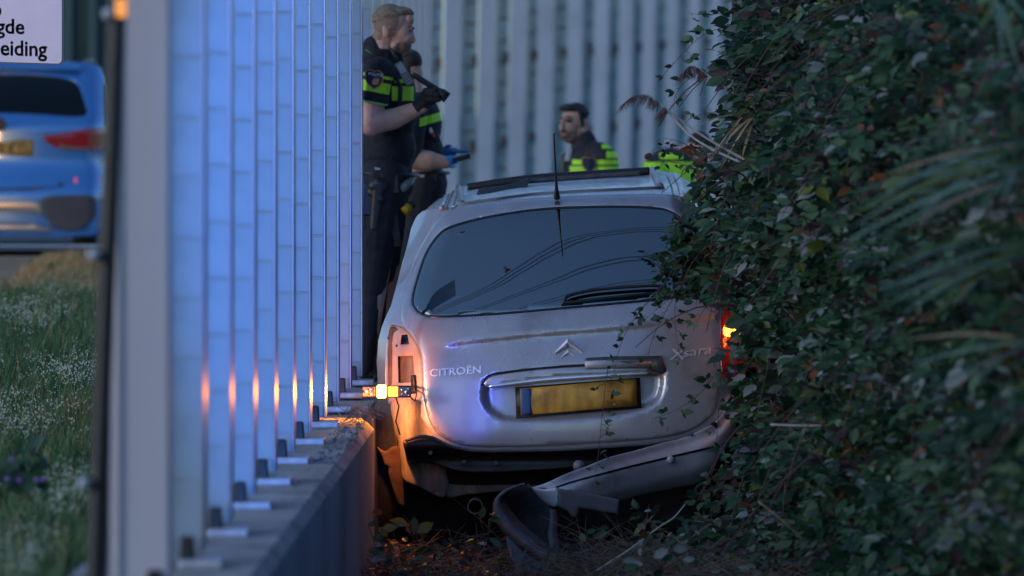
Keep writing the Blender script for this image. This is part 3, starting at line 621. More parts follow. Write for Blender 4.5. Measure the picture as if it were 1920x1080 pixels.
# far stretch of the same kind of barrier, across the road
ff = thing('noise_barrier', P(1070, 420, 56), 'distant grey fin fence with glass block columns behind the officers', 'fence')
FX = [790, 843, 908, 966, 1018, 1072, 1121, 1166, 1209, 1252, 1293, 1333, 1371, 1408, 1444, 1480, 1515, 1550, 1584]
FZ = [1 / (1 / 49 + (1 / 72 - 1 / 49) * i / 18) for i in range(19)]
gl_mats = [M['farglass'], M['farbright']]
lean = math.radians(1.1)
for i, (x, Z) in enumerate(zip(FX, FZ)):
    wdt = 30.5 / F * 52 * (1.0 if i else .5)
    base = P(x, 330, Z)
    def leanpt(dx, dy, z): return Vector((base.x + dx + (z - base.z) * math.tan(lean), Z + dy, z))
    bm = bmesh.new(); bottom, top = -.1, 3.2
    for (a, b, y0, y1) in ((-wdt / 2, wdt / 2, -.05, .05), (wdt / 2 + .002, wdt / 2 + .022, -.03, .12)):
        q = [leanpt(a, y0, bottom), leanpt(b, y0, bottom), leanpt(b, y1, bottom), leanpt(a, y1, bottom)]; prism(bm, q, leanpt(0, 0, top) - leanpt(0, 0, bottom))
    fp = bobj('fence_post', bm, M['fin'], ff)
    if i + 1 < len(FX):
        nx, nz = FX[i + 1], FZ[i + 1]; nb = P(nx, 330, nz); a = wdt / 2 + .024; b = (nb.x - 30.5 / F * 52 / 2) - base.x - .004
        h = .19; k = 0; z = bottom + .12 + .05 * (i % 3)
        bw = b - a
        if i > 11: continue
        while z + h < top:
            bm = bmesh.new(); y = .06
            q = [leanpt(a, y, z), leanpt(b, y, z), leanpt(b, y + .05, z), leanpt(a, y + .05, z)]; prism(bm, q, leanpt(0, 0, z + h - .022) - leanpt(0, 0, z))
            bobj('glass_block', bm, gl_mats[1 if i == 0 or (i, k % 7) in ((2, 3), (3, 5)) else 0], fp); z += h; k += 1
        bm = bmesh.new(); q = [leanpt(a, .13, bottom), leanpt(b, .13, bottom), leanpt(b, .14, bottom), leanpt(a, .14, bottom)]; prism(bm, q, leanpt(0, 0, top) - leanpt(0, 0, bottom)); bobj('backing_sheet', bm, M['lgrey'] if i == 0 else M['seam'], fp)
        for zc in (.45, 1.17, 1.92, 2.6):
            bm = bmesh.new(); c = leanpt(b - .02, .0, zc + .03 * i - .12); box(bm, c, (.045, .05, .10), None, .01); bobj('rubber_clip', bm, M['black'], fp)

# dark green wall far behind the verge
gw = thing('panel_fence', P(100, 200, 70), 'dark green panel wall with pale ribs far behind the sign', 'fence')
for i in range(9):
    bm = bmesh.new(); c = P(-190 + i * 46 + 20, 100, 70); box(bm, (c.x, 70, 2.0), (44 / F * 70, .06, 5.0), None, .01); pn = bobj('panel', bm, M['greenwall'], gw)
    bm = bmesh.new(); c = P(-190 + i * 46 + 44, 100, 70); box(bm, (c.x, 69.93, 2.0), (.07, .10, 5.0), None, .01); bobj('rib', bm, M['greenrib'], gw)

# black pole with clamps beside the end post
bp_ = thing('black_pole', P(200, 1000, 15.9), 'leaning black pole with round clamps beside the white end post', 'pole')
bm = bmesh.new(); Zp = 15.95
tube(bm, [P(165, 1330, Zp), P(178, 1080, Zp), P(222, -40, Zp), P(228, -260, Zp)], 17 / F * Zp, 14); bobj('pole_tube', bm, M['black'], bp_, True)
bm = bmesh.new(); tube(bm, [P(196, 1080, Zp + .05), P(206, 400, Zp + .05), P(228, -260, Zp + .05)], 8 / F * Zp, 10); bobj('side_rail', bm, M['grey'], bp_, True)
for (x, y, xs) in ((203, 30, 219), (176, 482, 200), (157, 910, 184)):
    bm = bmesh.new(); tube(bm, [P(xs, y, Zp - .03), P(x, y, Zp - .04)], 9 / F * Zp, 12); cl = bobj('clamp', bm, M['black'], bp_, True)
    bm = bmesh.new(); bmesh.ops.create_icosphere(bm, subdivisions=2, radius=12 / F * Zp, matrix=Matrix.Translation(P(x - 1, y - 4, Zp - .05))); bobj('clamp_knob', bm, M['lgrey'], cl, True)
bm = bmesh.new(); box(bm, P(228, 15, Zp - .04), (20 / F * Zp, .03, 36 / F * Zp), None, .004); bobj('glowing_reflector', bm, M['reflglow'], bp_)  # amber glow is put into this reflector as emission, no lamp inside

# ------------------------------------------------------------------ road sign
sg = thing('road_sign', P(-40, 500, 27.4), 'white rectangular sign with black lettering above the blue car', 'sign')
Zs = 27.4
def signpt(x, y): return P(x, y + .028 * (x - 118), Zs)
def rr(x0, y0, x1, y1, r):
    o = []
    for cx_, cy_, a0 in ((x1 - r, y0 + r, -90), (x1 - r, y1 - r, 0), (x0 + r, y1 - r, 90), (x0 + r, y0 + r, 180)):
        for k in range(6): a = math.radians(a0 + 18 * k); o.append((cx_ + r * math.cos(a), cy_ + r * math.sin(a)))
    return o
bm = bmesh.new(); prism(bm, [signpt(*p) for p in rr(-290, -130, 118.5, 122, 9)], (0, .02, 0)); bobj('sign_edge', bm, M['grey'], sg)
bm = bmesh.new(); prism(bm, [signpt(*p) + Vector((0, -.004, 0)) for p in rr(-287, -127, 116, 119.5, 8)], (0, .003, 0)); bobj('sign_plate', bm, M['signw'], sg)
for (t, x0, x1, yb, h) in (('o', -16, 3, 29, 26), ('gde', -8, 46, 62, 27.5), ('eiding', 1, 88.5, 103, 28)):
    text_px('lettering', t, x0, x1, yb, h, .028, lambda x, y: Zs - .005, .001, M['ink'], sg, bold=.022)
for px in (-200, -60):
    bm = bmesh.new(); tube(bm, [P(px, -160, Zs + .05), P(px, 640, Zs + .05)], .025, 12); bobj('sign_leg', bm, M['lgrey'], sg, True)

# ------------------------------------------------------------------ blue parked car on the road
bc = thing('parked_car', P(-20, 470, 42), 'blue car parked with its rear facing the verge under the sign', 'car')
ZB = 41.5
def bd(x, y):
    u = abs(x + 15) / 228; z = ZB + .10 * u ** 2 + .55 * max(0, u - .78) ** 2 / .048 * .5
    if y < 235: z += .55 * ((235 - y) / 120) ** 1.3
    if y > 300: z -= .08 * ss(y, 300, 370)
    return z
bx = -15
def mir(pts): return pts + [(2 * bx - x, y) for x, y in reversed(pts)]
bo = catmull(mir([(bx, 109), (70, 112), (140, 117), (185, 125), (203, 165), (209, 215), (214, 260), (214, 330), (210, 390), (197, 436), (150, 444), (60, 442), (bx, 441)][::1])[:-1], 8)
bwin = catmull(mir([(bx, 139), (70, 141), (128, 148), (147, 160), (160, 195), (163, 214), (140, 219), (60, 214), (bx, 212)])[:-1], 8)
panel('body', bo, bd, M['bmw'], bc, holes=[bwin], step=9, rim=.9)
w_ = panel('rear_window', bwin, lambda x, y: bd(x, y) + .004, M['darkglass'], bc, step=14, rim=0)
panel('window_shade', inset(bwin, 2), lambda x, y: bd(x, y) + .35, M['interior'], bc, step=20, rim=0)
panel('spoiler', mir([(bx, 112), (90, 115), (150, 121), (150, 134), (90, 131), (bx, 129)]), lambda x, y: bd(x, y) - .05, M['bmw'], bc, step=9, rim=.05)
for s_ in (1, -1):
    def fl(pts): return pts if s_ > 0 else [(2 * bx - x, y) for x, y in pts]
    l = panel('tail_lamp', catmull(fl([(80, 257), (118, 250), (150, 244), (190, 240), (213, 246), (213, 268), (198, 283), (150, 281), (108, 277)]), 5), lambda x, y: bd(x, y) - .02, M['redlens'], bc, step=7, rim=.03)
    panel('lamp_band', catmull(fl([(112, 272), (150, 276), (196, 277), (190, 282), (150, 280), (112, 277)]), 5), lambda x, y: bd(x, y) - .026, M['clear'], l, step=7, rim=.01)
    panel('bumper_reflector', fl([(140, 333), (190, 334), (190, 345), (140, 343)]), lambda x, y: bd(x, y) - .012, mat('red_reflector_glow', (.55, .03, .06), .3, emit=(.6, .03, .05), estr=.35) if s_ > 0 else M['red'], bc, step=8, rim=.01)  # right reflector emits a weak red glow in place of returned light
    panel('bumper_corner', catmull(fl([(72, 388), (84, 370), (130, 366), (176, 368), (181, 385), (178, 408), (148, 430), (104, 428), (88, 410)]), 6), lambda x, y: bd(x, y) - .05, M['clad'], bc, step=8, rim=.05)
    bm = bmesh.new(); tube(bm, [P(bx + s_ * 178 - s_ * 20, 420, ZB + .55), P(bx + s_ * 178 + s_ * 20, 420, ZB + .55)], .33, 28); bobj('wheel', bm, M['rubber'], bc, True)
    panel('side_glass', catmull(fl([(196, 160), (206, 175), (208, 225), (200, 235)]), 5), lambda x, y: bd(x, y) - .006, M['blackgl'], bc, step=7, rim=0)
bpnl = panel('number_plate', [(-92, 258), (62, 262), (61, 293), (-92, 290)], lambda x, y: bd(x, y) - .012, M['plate'], bc, step=16, rim=.01)
text_px('plate_lettering', '0 K D', -2, 49, 286, 17, .02, lambda x, y: bd(x, y) - .014, .003, M['ink'], bpnl, bold=.01)
panel('skid_panel', catmull(mir([(bx, 372), (40, 374), (74, 380), (82, 400), (60, 398), (bx, 396)])[:-1], 8), lambda x, y: bd(x, y) - .05, M['skid'], bc, step=9, rim=.03)
panel('lower_trim', mir([(bx, 414), (60, 418), (92, 426), (96, 436), (bx, 433)]), lambda x, y: bd(x, y) - .03, M['dryturf'] if False else M['skid'], bc, step=9, rim=.03)
panel('tailgate_crease', mir([(bx, 352), (60, 351), (120, 343), (118, 349), (60, 357), (bx, 358)]), lambda x, y: bd(x, y) - .006, M['clad'], bc, step=9, rim=.01)
bm = bmesh.new(); tube(bm, [P(-2, 233, ZB - .08), P(-2, 233, ZB - .06)], 13 / F * ZB, 20); bobj('badge', bm, M['blackgl'], bc)
bm = bmesh.new(); tube(bm, [P(bx + 155, 122, ZB + 1.0), P(bx + 178, 115, ZB + 1.6), P(bx + 190, 116, ZB + 2.2)], .018, 8); bobj('roof_rail', bm, M['black'], bc, True)

# ------------------------------------------------------------------ crashed silver car
car = thing('crashed_car', P(1060, 980, 27.5), 'silver hatchback wedged in the ditch with torn rear bumper and missing lamp', 'car')
Z0 = 26.55
ra = math.radians(4.5); cr, sr = math.cos(ra), math.sin(ra)
def loc(x, y):
    dx, dy = (x - 1066) / 402, (y - 660) / 402
    return dx * cr - dy * sr, -(dx * sr + dy * cr)
prof = [(-1.2, .10), (-.7, .05), (-.45, .0), (-.3, .01), (-.08, .03), (.03, .05), (.1, .085), (.2, .15), (.45, .36), (.66, .56), (.74, .66), (.9, .95)]
def pv(v):
    for (a, da), (b, db) in zip(prof, prof[1:]):
        if v <= b: return da + (db - da) * max(0, (v - a) / (b - a))
    return prof[-1][1]
def smoothpv(v): return sum(pv(v + k * .028) for k in range(-4, 5)) / 9
def hw(v): return .84 - .22 * ss(v, .12, .75) - .05 * ss(-v, .3, .7)
def shell(x, y):
    u, v = loc(x, y); t = abs(u - .012) / hw(v)
    return Z0 + smoothpv(v) + .09 * t * t + .45 * max(0, t - .80) ** 2 / .06 * .5
REC = catmull([(902, 722), (912, 706), (932, 699), (1004, 690), (1087, 684), (1180, 686), (1236, 690), (1248, 704), (1247, 730), (1236, 755), (1203, 773), (1143, 785), (1050, 792), (958, 793), (930, 785), (911, 771), (902, 751)], 5)
RECa = np.array(REC)
crease = [(800, 652), (880, 640), (1000, 627), (1130, 617), (1250, 604), (1350, 592)]
def crease_y(x):
    for (a, b), (c, d) in zip(crease, crease[1:]):
        if x <= c: return b + (d - b) * (x - a) / (c - a)
    return crease[-1][1]
_reccache = {}
def tg(x, y):
    z = shell(x, y)
    c = crease_y(x); fade = ss(x, 805, 860)
    z += fade * (.020 * ss(y, c - 5, c + 9) - .020 * ss(y, c + 16, c + 75))
    if 890 < x < 1260 and 670 < y < 805 and inside(REC, (x, y))[0]:
        d = dist_poly(RECa, (x, y))[0]; z += .042 * ss(d, 0, 15)
    return z
SHELL_TOP = [(779, 409), (792, 396), (824, 391), (860, 387), (930, 377), (1040, 369), (1140, 365), (1240, 364), (1285, 371), (1310, 392)]
LEFT = [(716, 760), (708, 715), (706, 676), (709, 640), (716, 612), (725, 590), (733, 573), (744, 532), (756, 487), (770, 430)]
RIGHT = [(1327, 425), (1347, 470), (1368, 520), (1385, 570), (1396, 620), (1400, 670), (1396, 720), (1386, 768), (1372, 800)]
outline = resample(LEFT[::1] + catmull(SHELL_TOP, 8, False) + RIGHT + [(1330, 830), (1100, 850), (900, 850), (832, 850), (800, 800), (770, 752)], 8)
TGO = catmull([(862, 390), (930, 380), (1040, 372), (1140, 368), (1240, 367), (1280, 375), (1306, 400), (1328, 440), (1346, 490), (1360, 545), (1364, 590), (1360, 640), (1352, 700), (1340, 765), (1322, 789), (1294, 807), (1236, 821), (1143, 829), (1050, 835), (960, 838), (905, 838), (866, 835), (834, 823), (815, 807), (801, 779), (793, 740), (792, 700), (789, 668), (781, 645), (771, 629), (757, 613), (752, 590), (757, 552), (776, 490), (802, 440), (828, 407)], 6)
WIN = catmull([(776, 577), (772, 563), (777, 536), (797, 476), (822, 439), (848, 423), (907, 407), (978, 395), (1048, 388.5), (1144, 386), (1219, 388), (1258, 396), (1293, 424), (1328, 470), (1345, 525), (1341, 544), (1322, 552), (1219, 564), (1052, 579), (922, 590), (822, 594.5), (790, 589)], 6)
CAV = catmull([(733, 610), (745, 611), (757, 615), (771, 630), (781, 646), (789, 668), (792, 700), (792, 735), (786, 748), (760, 752), (728, 752), (724, 718), (725, 672), (728, 633)], 5)
body = panel('body', outline, lambda x, y: shell(x, y) + .012, M['paint'], car, holes=[inset(TGO, 1.5), CAV], step=9, rim=.03, rnd=0)
# flanks and roof carried forward from the rear outline
bm = bmesh.new(); edge = LEFT + catmull(SHELL_TOP, 8, False) + RIGHT
def fwd(p, L, y0):
    sq = .06 * ss(L, .2, 1.0) * (1 if L < 3 else 1 + .8 * (L - 3))
    c = P(1066, 640, Z0 + .4); v = p - c
    return c + Vector((v.x * (1 - sq * .8), v.y, v.z * (1 - sq * .2))) + Vector((FS * L, L, .035 * ss(L, 0, 1.5)))
cols = []
for (x, y) in edge:
    p = P(x, y, shell(x, y) + .012); cols.append([bm.verts.new(fwd(p, L, y)) for L in (0, .25, .6, 1.1, 2.0, 3.0, 3.7)])
for a, b in zip(cols, cols[1:]):
    for k in range(6): bm.faces.new((a[k], b[k], b[k + 1], a[k + 1]))
bobj('flank', bm, M['paint'], body, True)
# roof skin
R0 = SHELL_TOP; CREST = [(826, 373), (866, 349), (989, 333), (1110, 325), (1220, 319), (1262, 324), (1292, 341)]
def lerp(pts, x):
    if x <= pts[0][0]: return pts[0][1]
    for (a, b), (c, d) in zip(pts, pts[1:]):
        if x <= c: return b + (d - b) * (x - a) / (c - a)
    return pts[-1][1]
def roof(u, s):
    x0 = 779 + u * (1310 - 779); y0 = lerp(R0, x0); x1 = 822 + u * (1294 - 822); y1 = lerp(CREST, x1); e = s
    x = x0 + (x1 - x0) * e; y = y0 + (y1 - y0) * e
    z = shell(x0, y0) + .012; return P(x, y, z + (2.7 + 27.2 - z) * s ** 1.6 if False else z + 2.5 * s ** 1.5)
def roofz(x, y):
    u = (x - 779) / 531
    for _ in range(3):
        x0 = 779 + u * 531; x1 = 822 + u * 472; y0, y1 = lerp(R0, x0), lerp(CREST, x1); s = min(1, max(0, (y0 - y) / max(4, y0 - y1))); u = (x - 779 - 43 * s) / (531 - 59 * s)
    return shell(x0, y0) + 2.5 * s ** 1.5
bm = bmesh.new(); NU, NS = 60, 12
g = [[bm.verts.new(roof(i / NU, j / NS)) for i in range(NU + 1)] for j in range(NS + 1)]
fr_ = [[bm.verts.new(v.co + Vector((0, .5 * k, -.14 * k * k))) for v in g[-1]] for k in (1, 2)]
g += fr_
for j in range(len(g) - 1):
    for i in range(NU): bm.faces.new((g[j][i], g[j][i + 1], g[j + 1][i + 1], g[j + 1][i]))
rf = bobj('roof', bm, M['roofp'], car, True)
for pts in ([(848, 391), (852, 378), (857, 364), (862, 353)], [(836, 393), (840, 380), (846, 366), (850, 358)], [(1262, 366), (1258, 348), (1251, 331)], [(1277, 370), (1271, 350), (1262, 327)]):
    bm = bmesh.new(); tube(bm, [P(x, y, roofz(x, y) - .008) for x, y in catmull(pts, 4, False)], .0045, 6); bobj('roof_groove', bm, M['grime'], rf, True)
for pts, r_ in (([(828, 391), (831, 380), (836, 369)], .012), ([(1282, 371), (1275, 346), (1266, 330)], .02)):
    bm = bmesh.new(); tube(bm, [P(x, y, roofz(x, y) - .012) for x, y in catmull(pts, 4, False)], r_, 8); bobj('roof_rail', bm, M['roofp'], rf, True)
# black frame of the roof panel
sf_pts = [((860, 353), (866, 384), .016), ((866, 384), (1007, 366), .012), ((1007, 366), (1237, 354), .012), ((1237, 354), (1221, 320), .022)]
bm = bmesh.new()
tube(bm, [P(x, y, roofz(x, y) - .02) for x, y in catmull([(860, 352), (862, 366), (866, 383)], 4, False)], .017, 8)
tube(bm, [P(x, y, roofz(x, y) - .016) for x, y in catmull([(866, 383), (930, 374), (1007, 364.5), (1120, 358), (1237, 353)], 8, False)], .0105, 8)
tube(bm, [P(x, y, roofz(x, y) - .02) for x, y in catmull([(1238, 353), (1233, 339), (1224, 320)], 4, False)], .022, 8)
frm = bobj('roof_frame', bm, M['grey'], rf, True)
bm = bmesh.new(); tube(bm, [P(x, y, 28.9) for x, y in catmull([(876, 352), (989, 336), (1110, 327.5), (1218, 321)], 8, False)], .022, 8); bobj('roof_seal', bm, M['black'], rf, True)
bm = bmesh.new(); tube(bm, [P(x, y, 28.5) for x, y in catmull([(990, 340), (1110, 331), (1200, 325)], 8, False)], .012, 8); bobj('roof_seal', bm, M['torn'], rf, True)
panel('torn_sheet', catmull([(896, 358), (905, 352), (950, 346), (991, 334), (988, 352), (985, 358), (940, 363), (897, 367)], 4), lambda x, y: 28.0 + (367 - y) * .012 + .05 * math.sin(x * .06), M['rubber'], rf, step=5, rim=.05, rnd=.01)
panel('glass_shard', [(845, 388), (856, 382), (859, 386), (850, 391)], lambda x, y: 27.1, M['farbright'], rf, rim=.005, step=4)
bm = bmesh.new(); cz = P(1044, 369, 27.2); tube(bm, [P(1044, 371, 27.18), P(1044, 366, 27.17), P(1043.5, 352, 27.13), P(1042, 325, 27.05), P(1040, 285, 26.94), P(1038.5, 251, 26.84), P(1040.5, 250, 26.84)], [.016, .014, .008, .005, .004, .0035, .003], 10); bobj('antenna', bm, M['black'], rf, True)

# tailgate
tailg = panel('tailgate', TGO, tg, M['paint'], car, holes=[WIN], step=7, rim=.03, rnd=.006, extra=REC + inset(REC, 6) + inset(REC, 12) + [(x, crease_y(x) + d) for x in range(806, 1350, 9) for d in (-4, 2, 9, 16)])
panel('rear_window', WIN, lambda x, y: shell(x, y) + .002, M['glass'], tailg, step=9, rim=.012)
panel('window_seal', inset(WIN, -1.0), lambda x, y: shell(x, y) - .0012, M['blackgl'], tailg, holes=[inset(WIN, 3.2)], step=20, rim=.008, rnd=.002)
panel('window_band', catmull([(1000, 398), (1048, 391), (1144, 389), (1219, 391), (1256, 399), (1216, 398), (1144, 395), (1048, 396)], 6), lambda x, y: shell(x, y) + .012, M['black'], tailg, step=20, rim=.002)
bm = bmesh.new(); tube(bm, [P(1045, 381.5, shell(1045, 382) - .006), P(1045, 381.5, shell(1045, 382) + .02)], 5 / 400, 14); bobj('washer_hole', bm, M['blackgl'], tailg)
# interior seen through the glass
bm = bmesh.new(); box(bm, P(1062, 560, 29.2), (1.45, 3.4, .9), Matrix.Rotation(-.08, 3, 'Y'), .1)
bmesh.ops.delete(bm, geom=[f for f in bm.faces if f.normal.y < -.8 and f.calc_area() > .3], context='FACES'); bobj('cabin', bm, M['interior'], car)
for (x, y, wx, hy) in ((900, 560, .42, .55), (1080, 545, .42, .55), (1240, 530, .42, .55)):
    bm = bmesh.new(); box(bm, P(x, y, 28.2), (wx, .14, hy), Matrix.Rotation(-.08, 3, 'Y'), .05); st_ = bobj('rear_seat', bm, M['seat'], car, True)
    bm = bmesh.new(); box(bm, P(x, y - 128, 28.2), (.24, .1, .17), Matrix.Rotation(-.08, 3, 'Y'), .04); bobj('headrest', bm, M['seat'], st_, True)
# emblem, lettering
def chev(pts):
    bm = bmesh.new(); Zc = tg(1066, 655) - .004; n = len(pts); c = [P(x, y, Zc) for x, y in pts]
    ridge = [P((pts[0][0] + pts[5][0]) / 2, (pts[0][1] + pts[5][1]) / 2, Zc - .014), P((pts[1][0] + pts[4][0]) / 2, (pts[1][1] + pts[4][1]) / 2, Zc - .02), P((pts[2][0] + pts[3][0]) / 2, (pts[2][1] + pts[3][1]) / 2, Zc - .014)]
    v = [bm.verts.new(q) for q in c]; r = [bm.verts.new(q) for q in ridge]; b = [bm.verts.new(q + Vector((0, .03, 0))) for q in c]
    for f in ((v[0], v[1], r[1], r[0]), (v[1], v[2], r[2], r[1]), (r[0], r[1], v[4], v[5]), (r[1], r[2], v[3], v[4]), (v[0], r[0], v[5]), (v[2], v[3], r[2])): bm.faces.new(f)
    for i in range(6): bm.faces.new((v[i], b[i], b[(i + 1) % 6], v[(i + 1) % 6]))
    bobj('chevron_emblem', bm, M['badge'], tailg)
chev([(1040.5, 659), (1064, 635.5), (1092.5, 658), (1091, 663), (1065, 647.5), (1042, 665.5)])
chev([(1041, 675.5), (1065.5, 654), (1094.5, 676), (1093, 681), (1066, 666.5), (1042.5, 681.5)])
text_px('maker_lettering', 'CITROËN', 806, 902, 706, 13.5, -.07, tg, .006, M['badge'], tailg, bold=.02)
text_px('model_lettering', 'X', 1254, 1284, 675, 21, -.05, tg, .006, M['lgrey'], tailg, shear=.22, bold=.012)
text_px('model_lettering', 'sara', 1280, 1334, 670, 17, -.14, tg, .006, M['lgrey'], tailg, shear=.25, bold=.012)
# handle strip, chrome bar, plate
def on(d): return lambda x, y: tg(x, y) - d
panel('handle_strip', catmull([(905, 721), (915, 709), (935, 702), (1004, 693), (1090, 687), (1180, 688), (1220, 690), (1214, 697), (1090, 704), (1004, 712), (912, 726)], 5), lambda x, y: shell(x, y) - .004, M['paint'], tailg, step=7, rim=.03)
panel('broken_trim', [(1096, 674), (1100, 671), (1150, 668), (1240, 667), (1253, 698), (1246, 701), (1222, 697), (1215, 688), (1098, 689)], lambda x, y: shell(x, y) - .018 + .02 * ss(y, 690, 700), M['torn'], tailg, step=7, rim=.02)
panel('broken_trim', [(1096, 677), (1140, 675), (1222, 677), (1218, 688.5), (1097, 689.5)], lambda x, y: shell(x, y) - .024, M['bluesteel'], tailg, step=7, rim=.006)
panel('chrome_bar', catmull([(914, 724), (922, 720), (950, 717), (1032, 707), (1130, 701), (1212, 697), (1222, 698), (1212, 702), (1130, 708), (1032, 715), (950, 724), (918, 728)], 5), lambda x, y: shell(x, y) - .012, M['chrome'], tailg, step=7, rim=.02)
bm = bmesh.new(); tube(bm, [P(x, y, shell(x, y) - .003) for x, y in catmull([(902, 722), (912, 707), (932, 700), (1004, 691), (1096, 684)], 5, False)], .0045, 8); bobj('handle_gap', bm, M['blackgl'], tailg, True)
def plt(x): return -.066 * (x - 1080)
np_ = panel('number_plate', [(975, 722 + 6.9), (1193, 712 - 2), (1195, 768 - 7.4), (977, 776 + 3)], lambda x, y: shell(x, y) + .004, M['plate'], tailg, step=14, rim=.014)
panel('plate_band', [(976, 729.5), (996, 728), (997.5, 777.5), (978, 778.5)], lambda x, y: shell(x, y) + .0005, M['plateblue'], np_, step=4, rim=.003)
panel('plate_holder', [(966, 726), (1200, 708), (1203, 765), (968, 784)], lambda x, y: shell(x, y) + .016, M['black'], tailg, step=14, rim=.014)
# wiper
bm = bmesh.new(); tube(bm, [P(x, y, shell(x, y) - .022) for x, y in catmull([(1058, 562), (1070, 553), (1120, 543), (1212, 536), (1250, 537)], 6, False)], [.011] + [.008] * (len(catmull([(1058, 562), (1070, 553), (1120, 543), (1212, 536), (1250, 537)], 6, False)) - 1), 8)
wp = bobj('wiper', bm, M['black'], tailg, True)
bm = bmesh.new(); tube(bm, [P(x, y, shell(x, y) - .014) for x, y in catmull([(1052, 569), (1130, 560), (1220, 551), (1314, 541)], 8, False)], .007, 8, flat=1.2); bobj('wiper_blade', bm, M['blackgl'], wp, True)
# lamp cavity
def cav(x, y): return shell(x, y) + .05
H1 = resample([(753, 628), (764, 627), (767, 645), (751, 646)], 5); H2 = resample([(746, 668), (774, 667), (778, 716), (747, 718)], 6)
cv = panel('lamp_recess', inset(CAV, -1), lambda x, y: shell(x, y) + .012 + .045 * ss(x, 729, 744) , M['primer'], car, holes=[H1, H2], step=6, rim=.02)
panel('recess_back', [(738, 618), (780, 650), (790, 735), (735, 735)], lambda x, y: shell(x, y) + .13, M['grime'], car, step=12, rim=0)
bm = bmesh.new(); q = P(748, 686, 26.93); tube(bm, [q, q + Vector((0, .02, 0))], 15 / 400, 20); bobj('recess_hole', bm, M['blackgl'], cv)
bm = bmesh.new(); q = P(752, 722, 26.93); tube(bm, [q, q + Vector((0, .02, 0))], 12 / 400, 20); bobj('recess_hole', bm, M['blackgl'], cv)
bm = bmesh.new(); q = P(744, 648.5, shell(744, 648) + .05); tube(bm, [q, q + Vector((0, .03, 0))], 2.6 / 400, 12); bobj('bolt_hole', bm, M['blackgl'], cv)
bm = bmesh.new(); q = P(729, 634, shell(729, 634) + .005); tube(bm, [q, q + Vector((0, .03, 0))], 3.0 / 400, 12); bobj('bolt_hole', bm, M['blackgl'], cv)
panel('recess_stain', catmull([(731, 613), (744, 614), (748, 618), (738, 626), (736, 650), (735, 720), (729, 735), (727, 690), (728, 640)], 5), lambda x, y: shell(x, y) + .008 + .045 * ss(x, 729, 744), M['rust'], cv, step=6, rim=0)
panel('lamp_socket', resample([(770, 704), (777, 703), (779, 737), (771, 738)], 6), lambda x, y: shell(x, y) + .03, M['black'], cv, step=6, rim=.04)
# dislodged lamp unit
Zl = 26.12
lu = bpy.data.objects.new('indicator_unit', None); C.objects.link(lu); lu.location = P(725, 734, Zl); lu['_o'] = list(lu.location); setparent(lu, car)
def lbox(name, x0, x1, y0, y1, d, th, m, bev=.002):
    bm = bmesh.new(); a, b = P(x0, y0, Zl + d), P(x1, y1, Zl + d); box(bm, ((a.x + b.x) / 2, Zl + d, (a.z + b.z) / 2), (b.x - a.x, th, a.z - b.z), None, bev); o = bobj(name, bm, m, lu); return o
lbox('lamp_board', 679, 771, 723, 745.5, .01, .012, M['black']); lbox('clear_end', 680, 703, 725.5, 743, -.004, .016, M['clear']); lbox('amber_lens', 728, 746, 725, 743.5, -.006, .02, M['amber']); lbox('dark_end', 749, 770, 726, 743, -.004, .014, M['grey'])
lbox('bulb_glow', 707, 724, 722, 746, -.01, .03, M['amberhot'], .006)
for x, y, r_ in ((686, 734, 3), (694, 730, 2), (695, 739, 2), (754, 731, 2.4), (754, 739, 2), (762, 735, 4), (766, 729, 2), (767, 741, 1.6)):
    bm = bmesh.new(); bmesh.ops.create_icosphere(bm, subdivisions=2, radius=r_ / 400, matrix=Matrix.Translation(P(x, y, Zl - .012))); bobj('lamp_contact', bm, M['chrome'], lu, True)
bm = bmesh.new(); tube(bm, [P(x, y, z) for x, y, z in ((765, 742, Zl + .02), (772, 735, 26.4), (776, 722, 26.8))], .006, 6); bobj('lamp_wire', bm, M['black'], lu, True)
for wpts in ([(742, 745, 26.2), (748, 762, 26.4), (742, 790, 26.5), (750, 815, 26.55)], [(768, 743, 26.2), (778, 752, 26.35), (781, 740, 26.6), (778, 728, 26.75)]):
    bm = bmesh.new(); tube(bm, [P(*q) for q in wpts], .0035, 6); bobj('lamp_wire', bm, M['black'], lu, True)
spot('indicator_light', P(716, 735, Zl - .05), P(640, 775, 25.9), 20, (1, .27, .02), math.radians(165), .6, .02)
spot('indicator_light', P(712, 748, 26.40), P(760, 816, 26.66), 10, (1, .27, .025), math.radians(66), .6, .02)
spot('indicator_light', P(716, 724, 26.45), P(762, 676, 26.85), 7, (1, .24, .05), math.radians(85), .6, .02)
# right lamp, still mounted
rl = panel('tail_lamp', catmull([(1354, 566), (1372, 560), (1392, 575), (1402, 612), (1405, 660), (1398, 705), (1370, 715), (1354, 700), (1350, 640)], 5), lambda x, y: shell(x, y) - .02, M['redlens'], car, step=7, rim=.05)
panel('indicator_lens', catmull([(1358, 612), (1378, 606), (1400, 608), (1401, 624), (1376, 631), (1358, 628)], 5), lambda x, y: shell(x, y) - .03, M['amberside'], rl, step=7, rim=.01)
pl = bpy.data.lights.new('indicator_light', 'POINT'); po = bpy.data.objects.new('indicator_light', pl); C.objects.link(po); po.location = P(1400, 622, 26.62); pl.energy = .6; pl.color = (1, .22, .02); pl.shadow_soft_size = .04
# right door mirror
bm = bmesh.new(); c = P(1416, 523, 29.2); bmesh.ops.create_icosphere(bm, subdivisions=3, radius=1, matrix=Matrix.Translation(c) @ Matrix.Diagonal((.075, .05, .07, 1))); dm = bobj('door_mirror', bm, M['paint'], car, True)
bm = bmesh.new(); pts = [P(1416 + 24 * math.cos(a) * (1.1 if math.cos(a) > 0 else .95), 523 + 21 * math.sin(a), 29.13) for a in np.linspace(0, 2 * math.pi, 24)[:-1]]; prism(bm, pts, (0, .01, 0)); bobj('mirror_glass', bm, M['mirror'], dm)
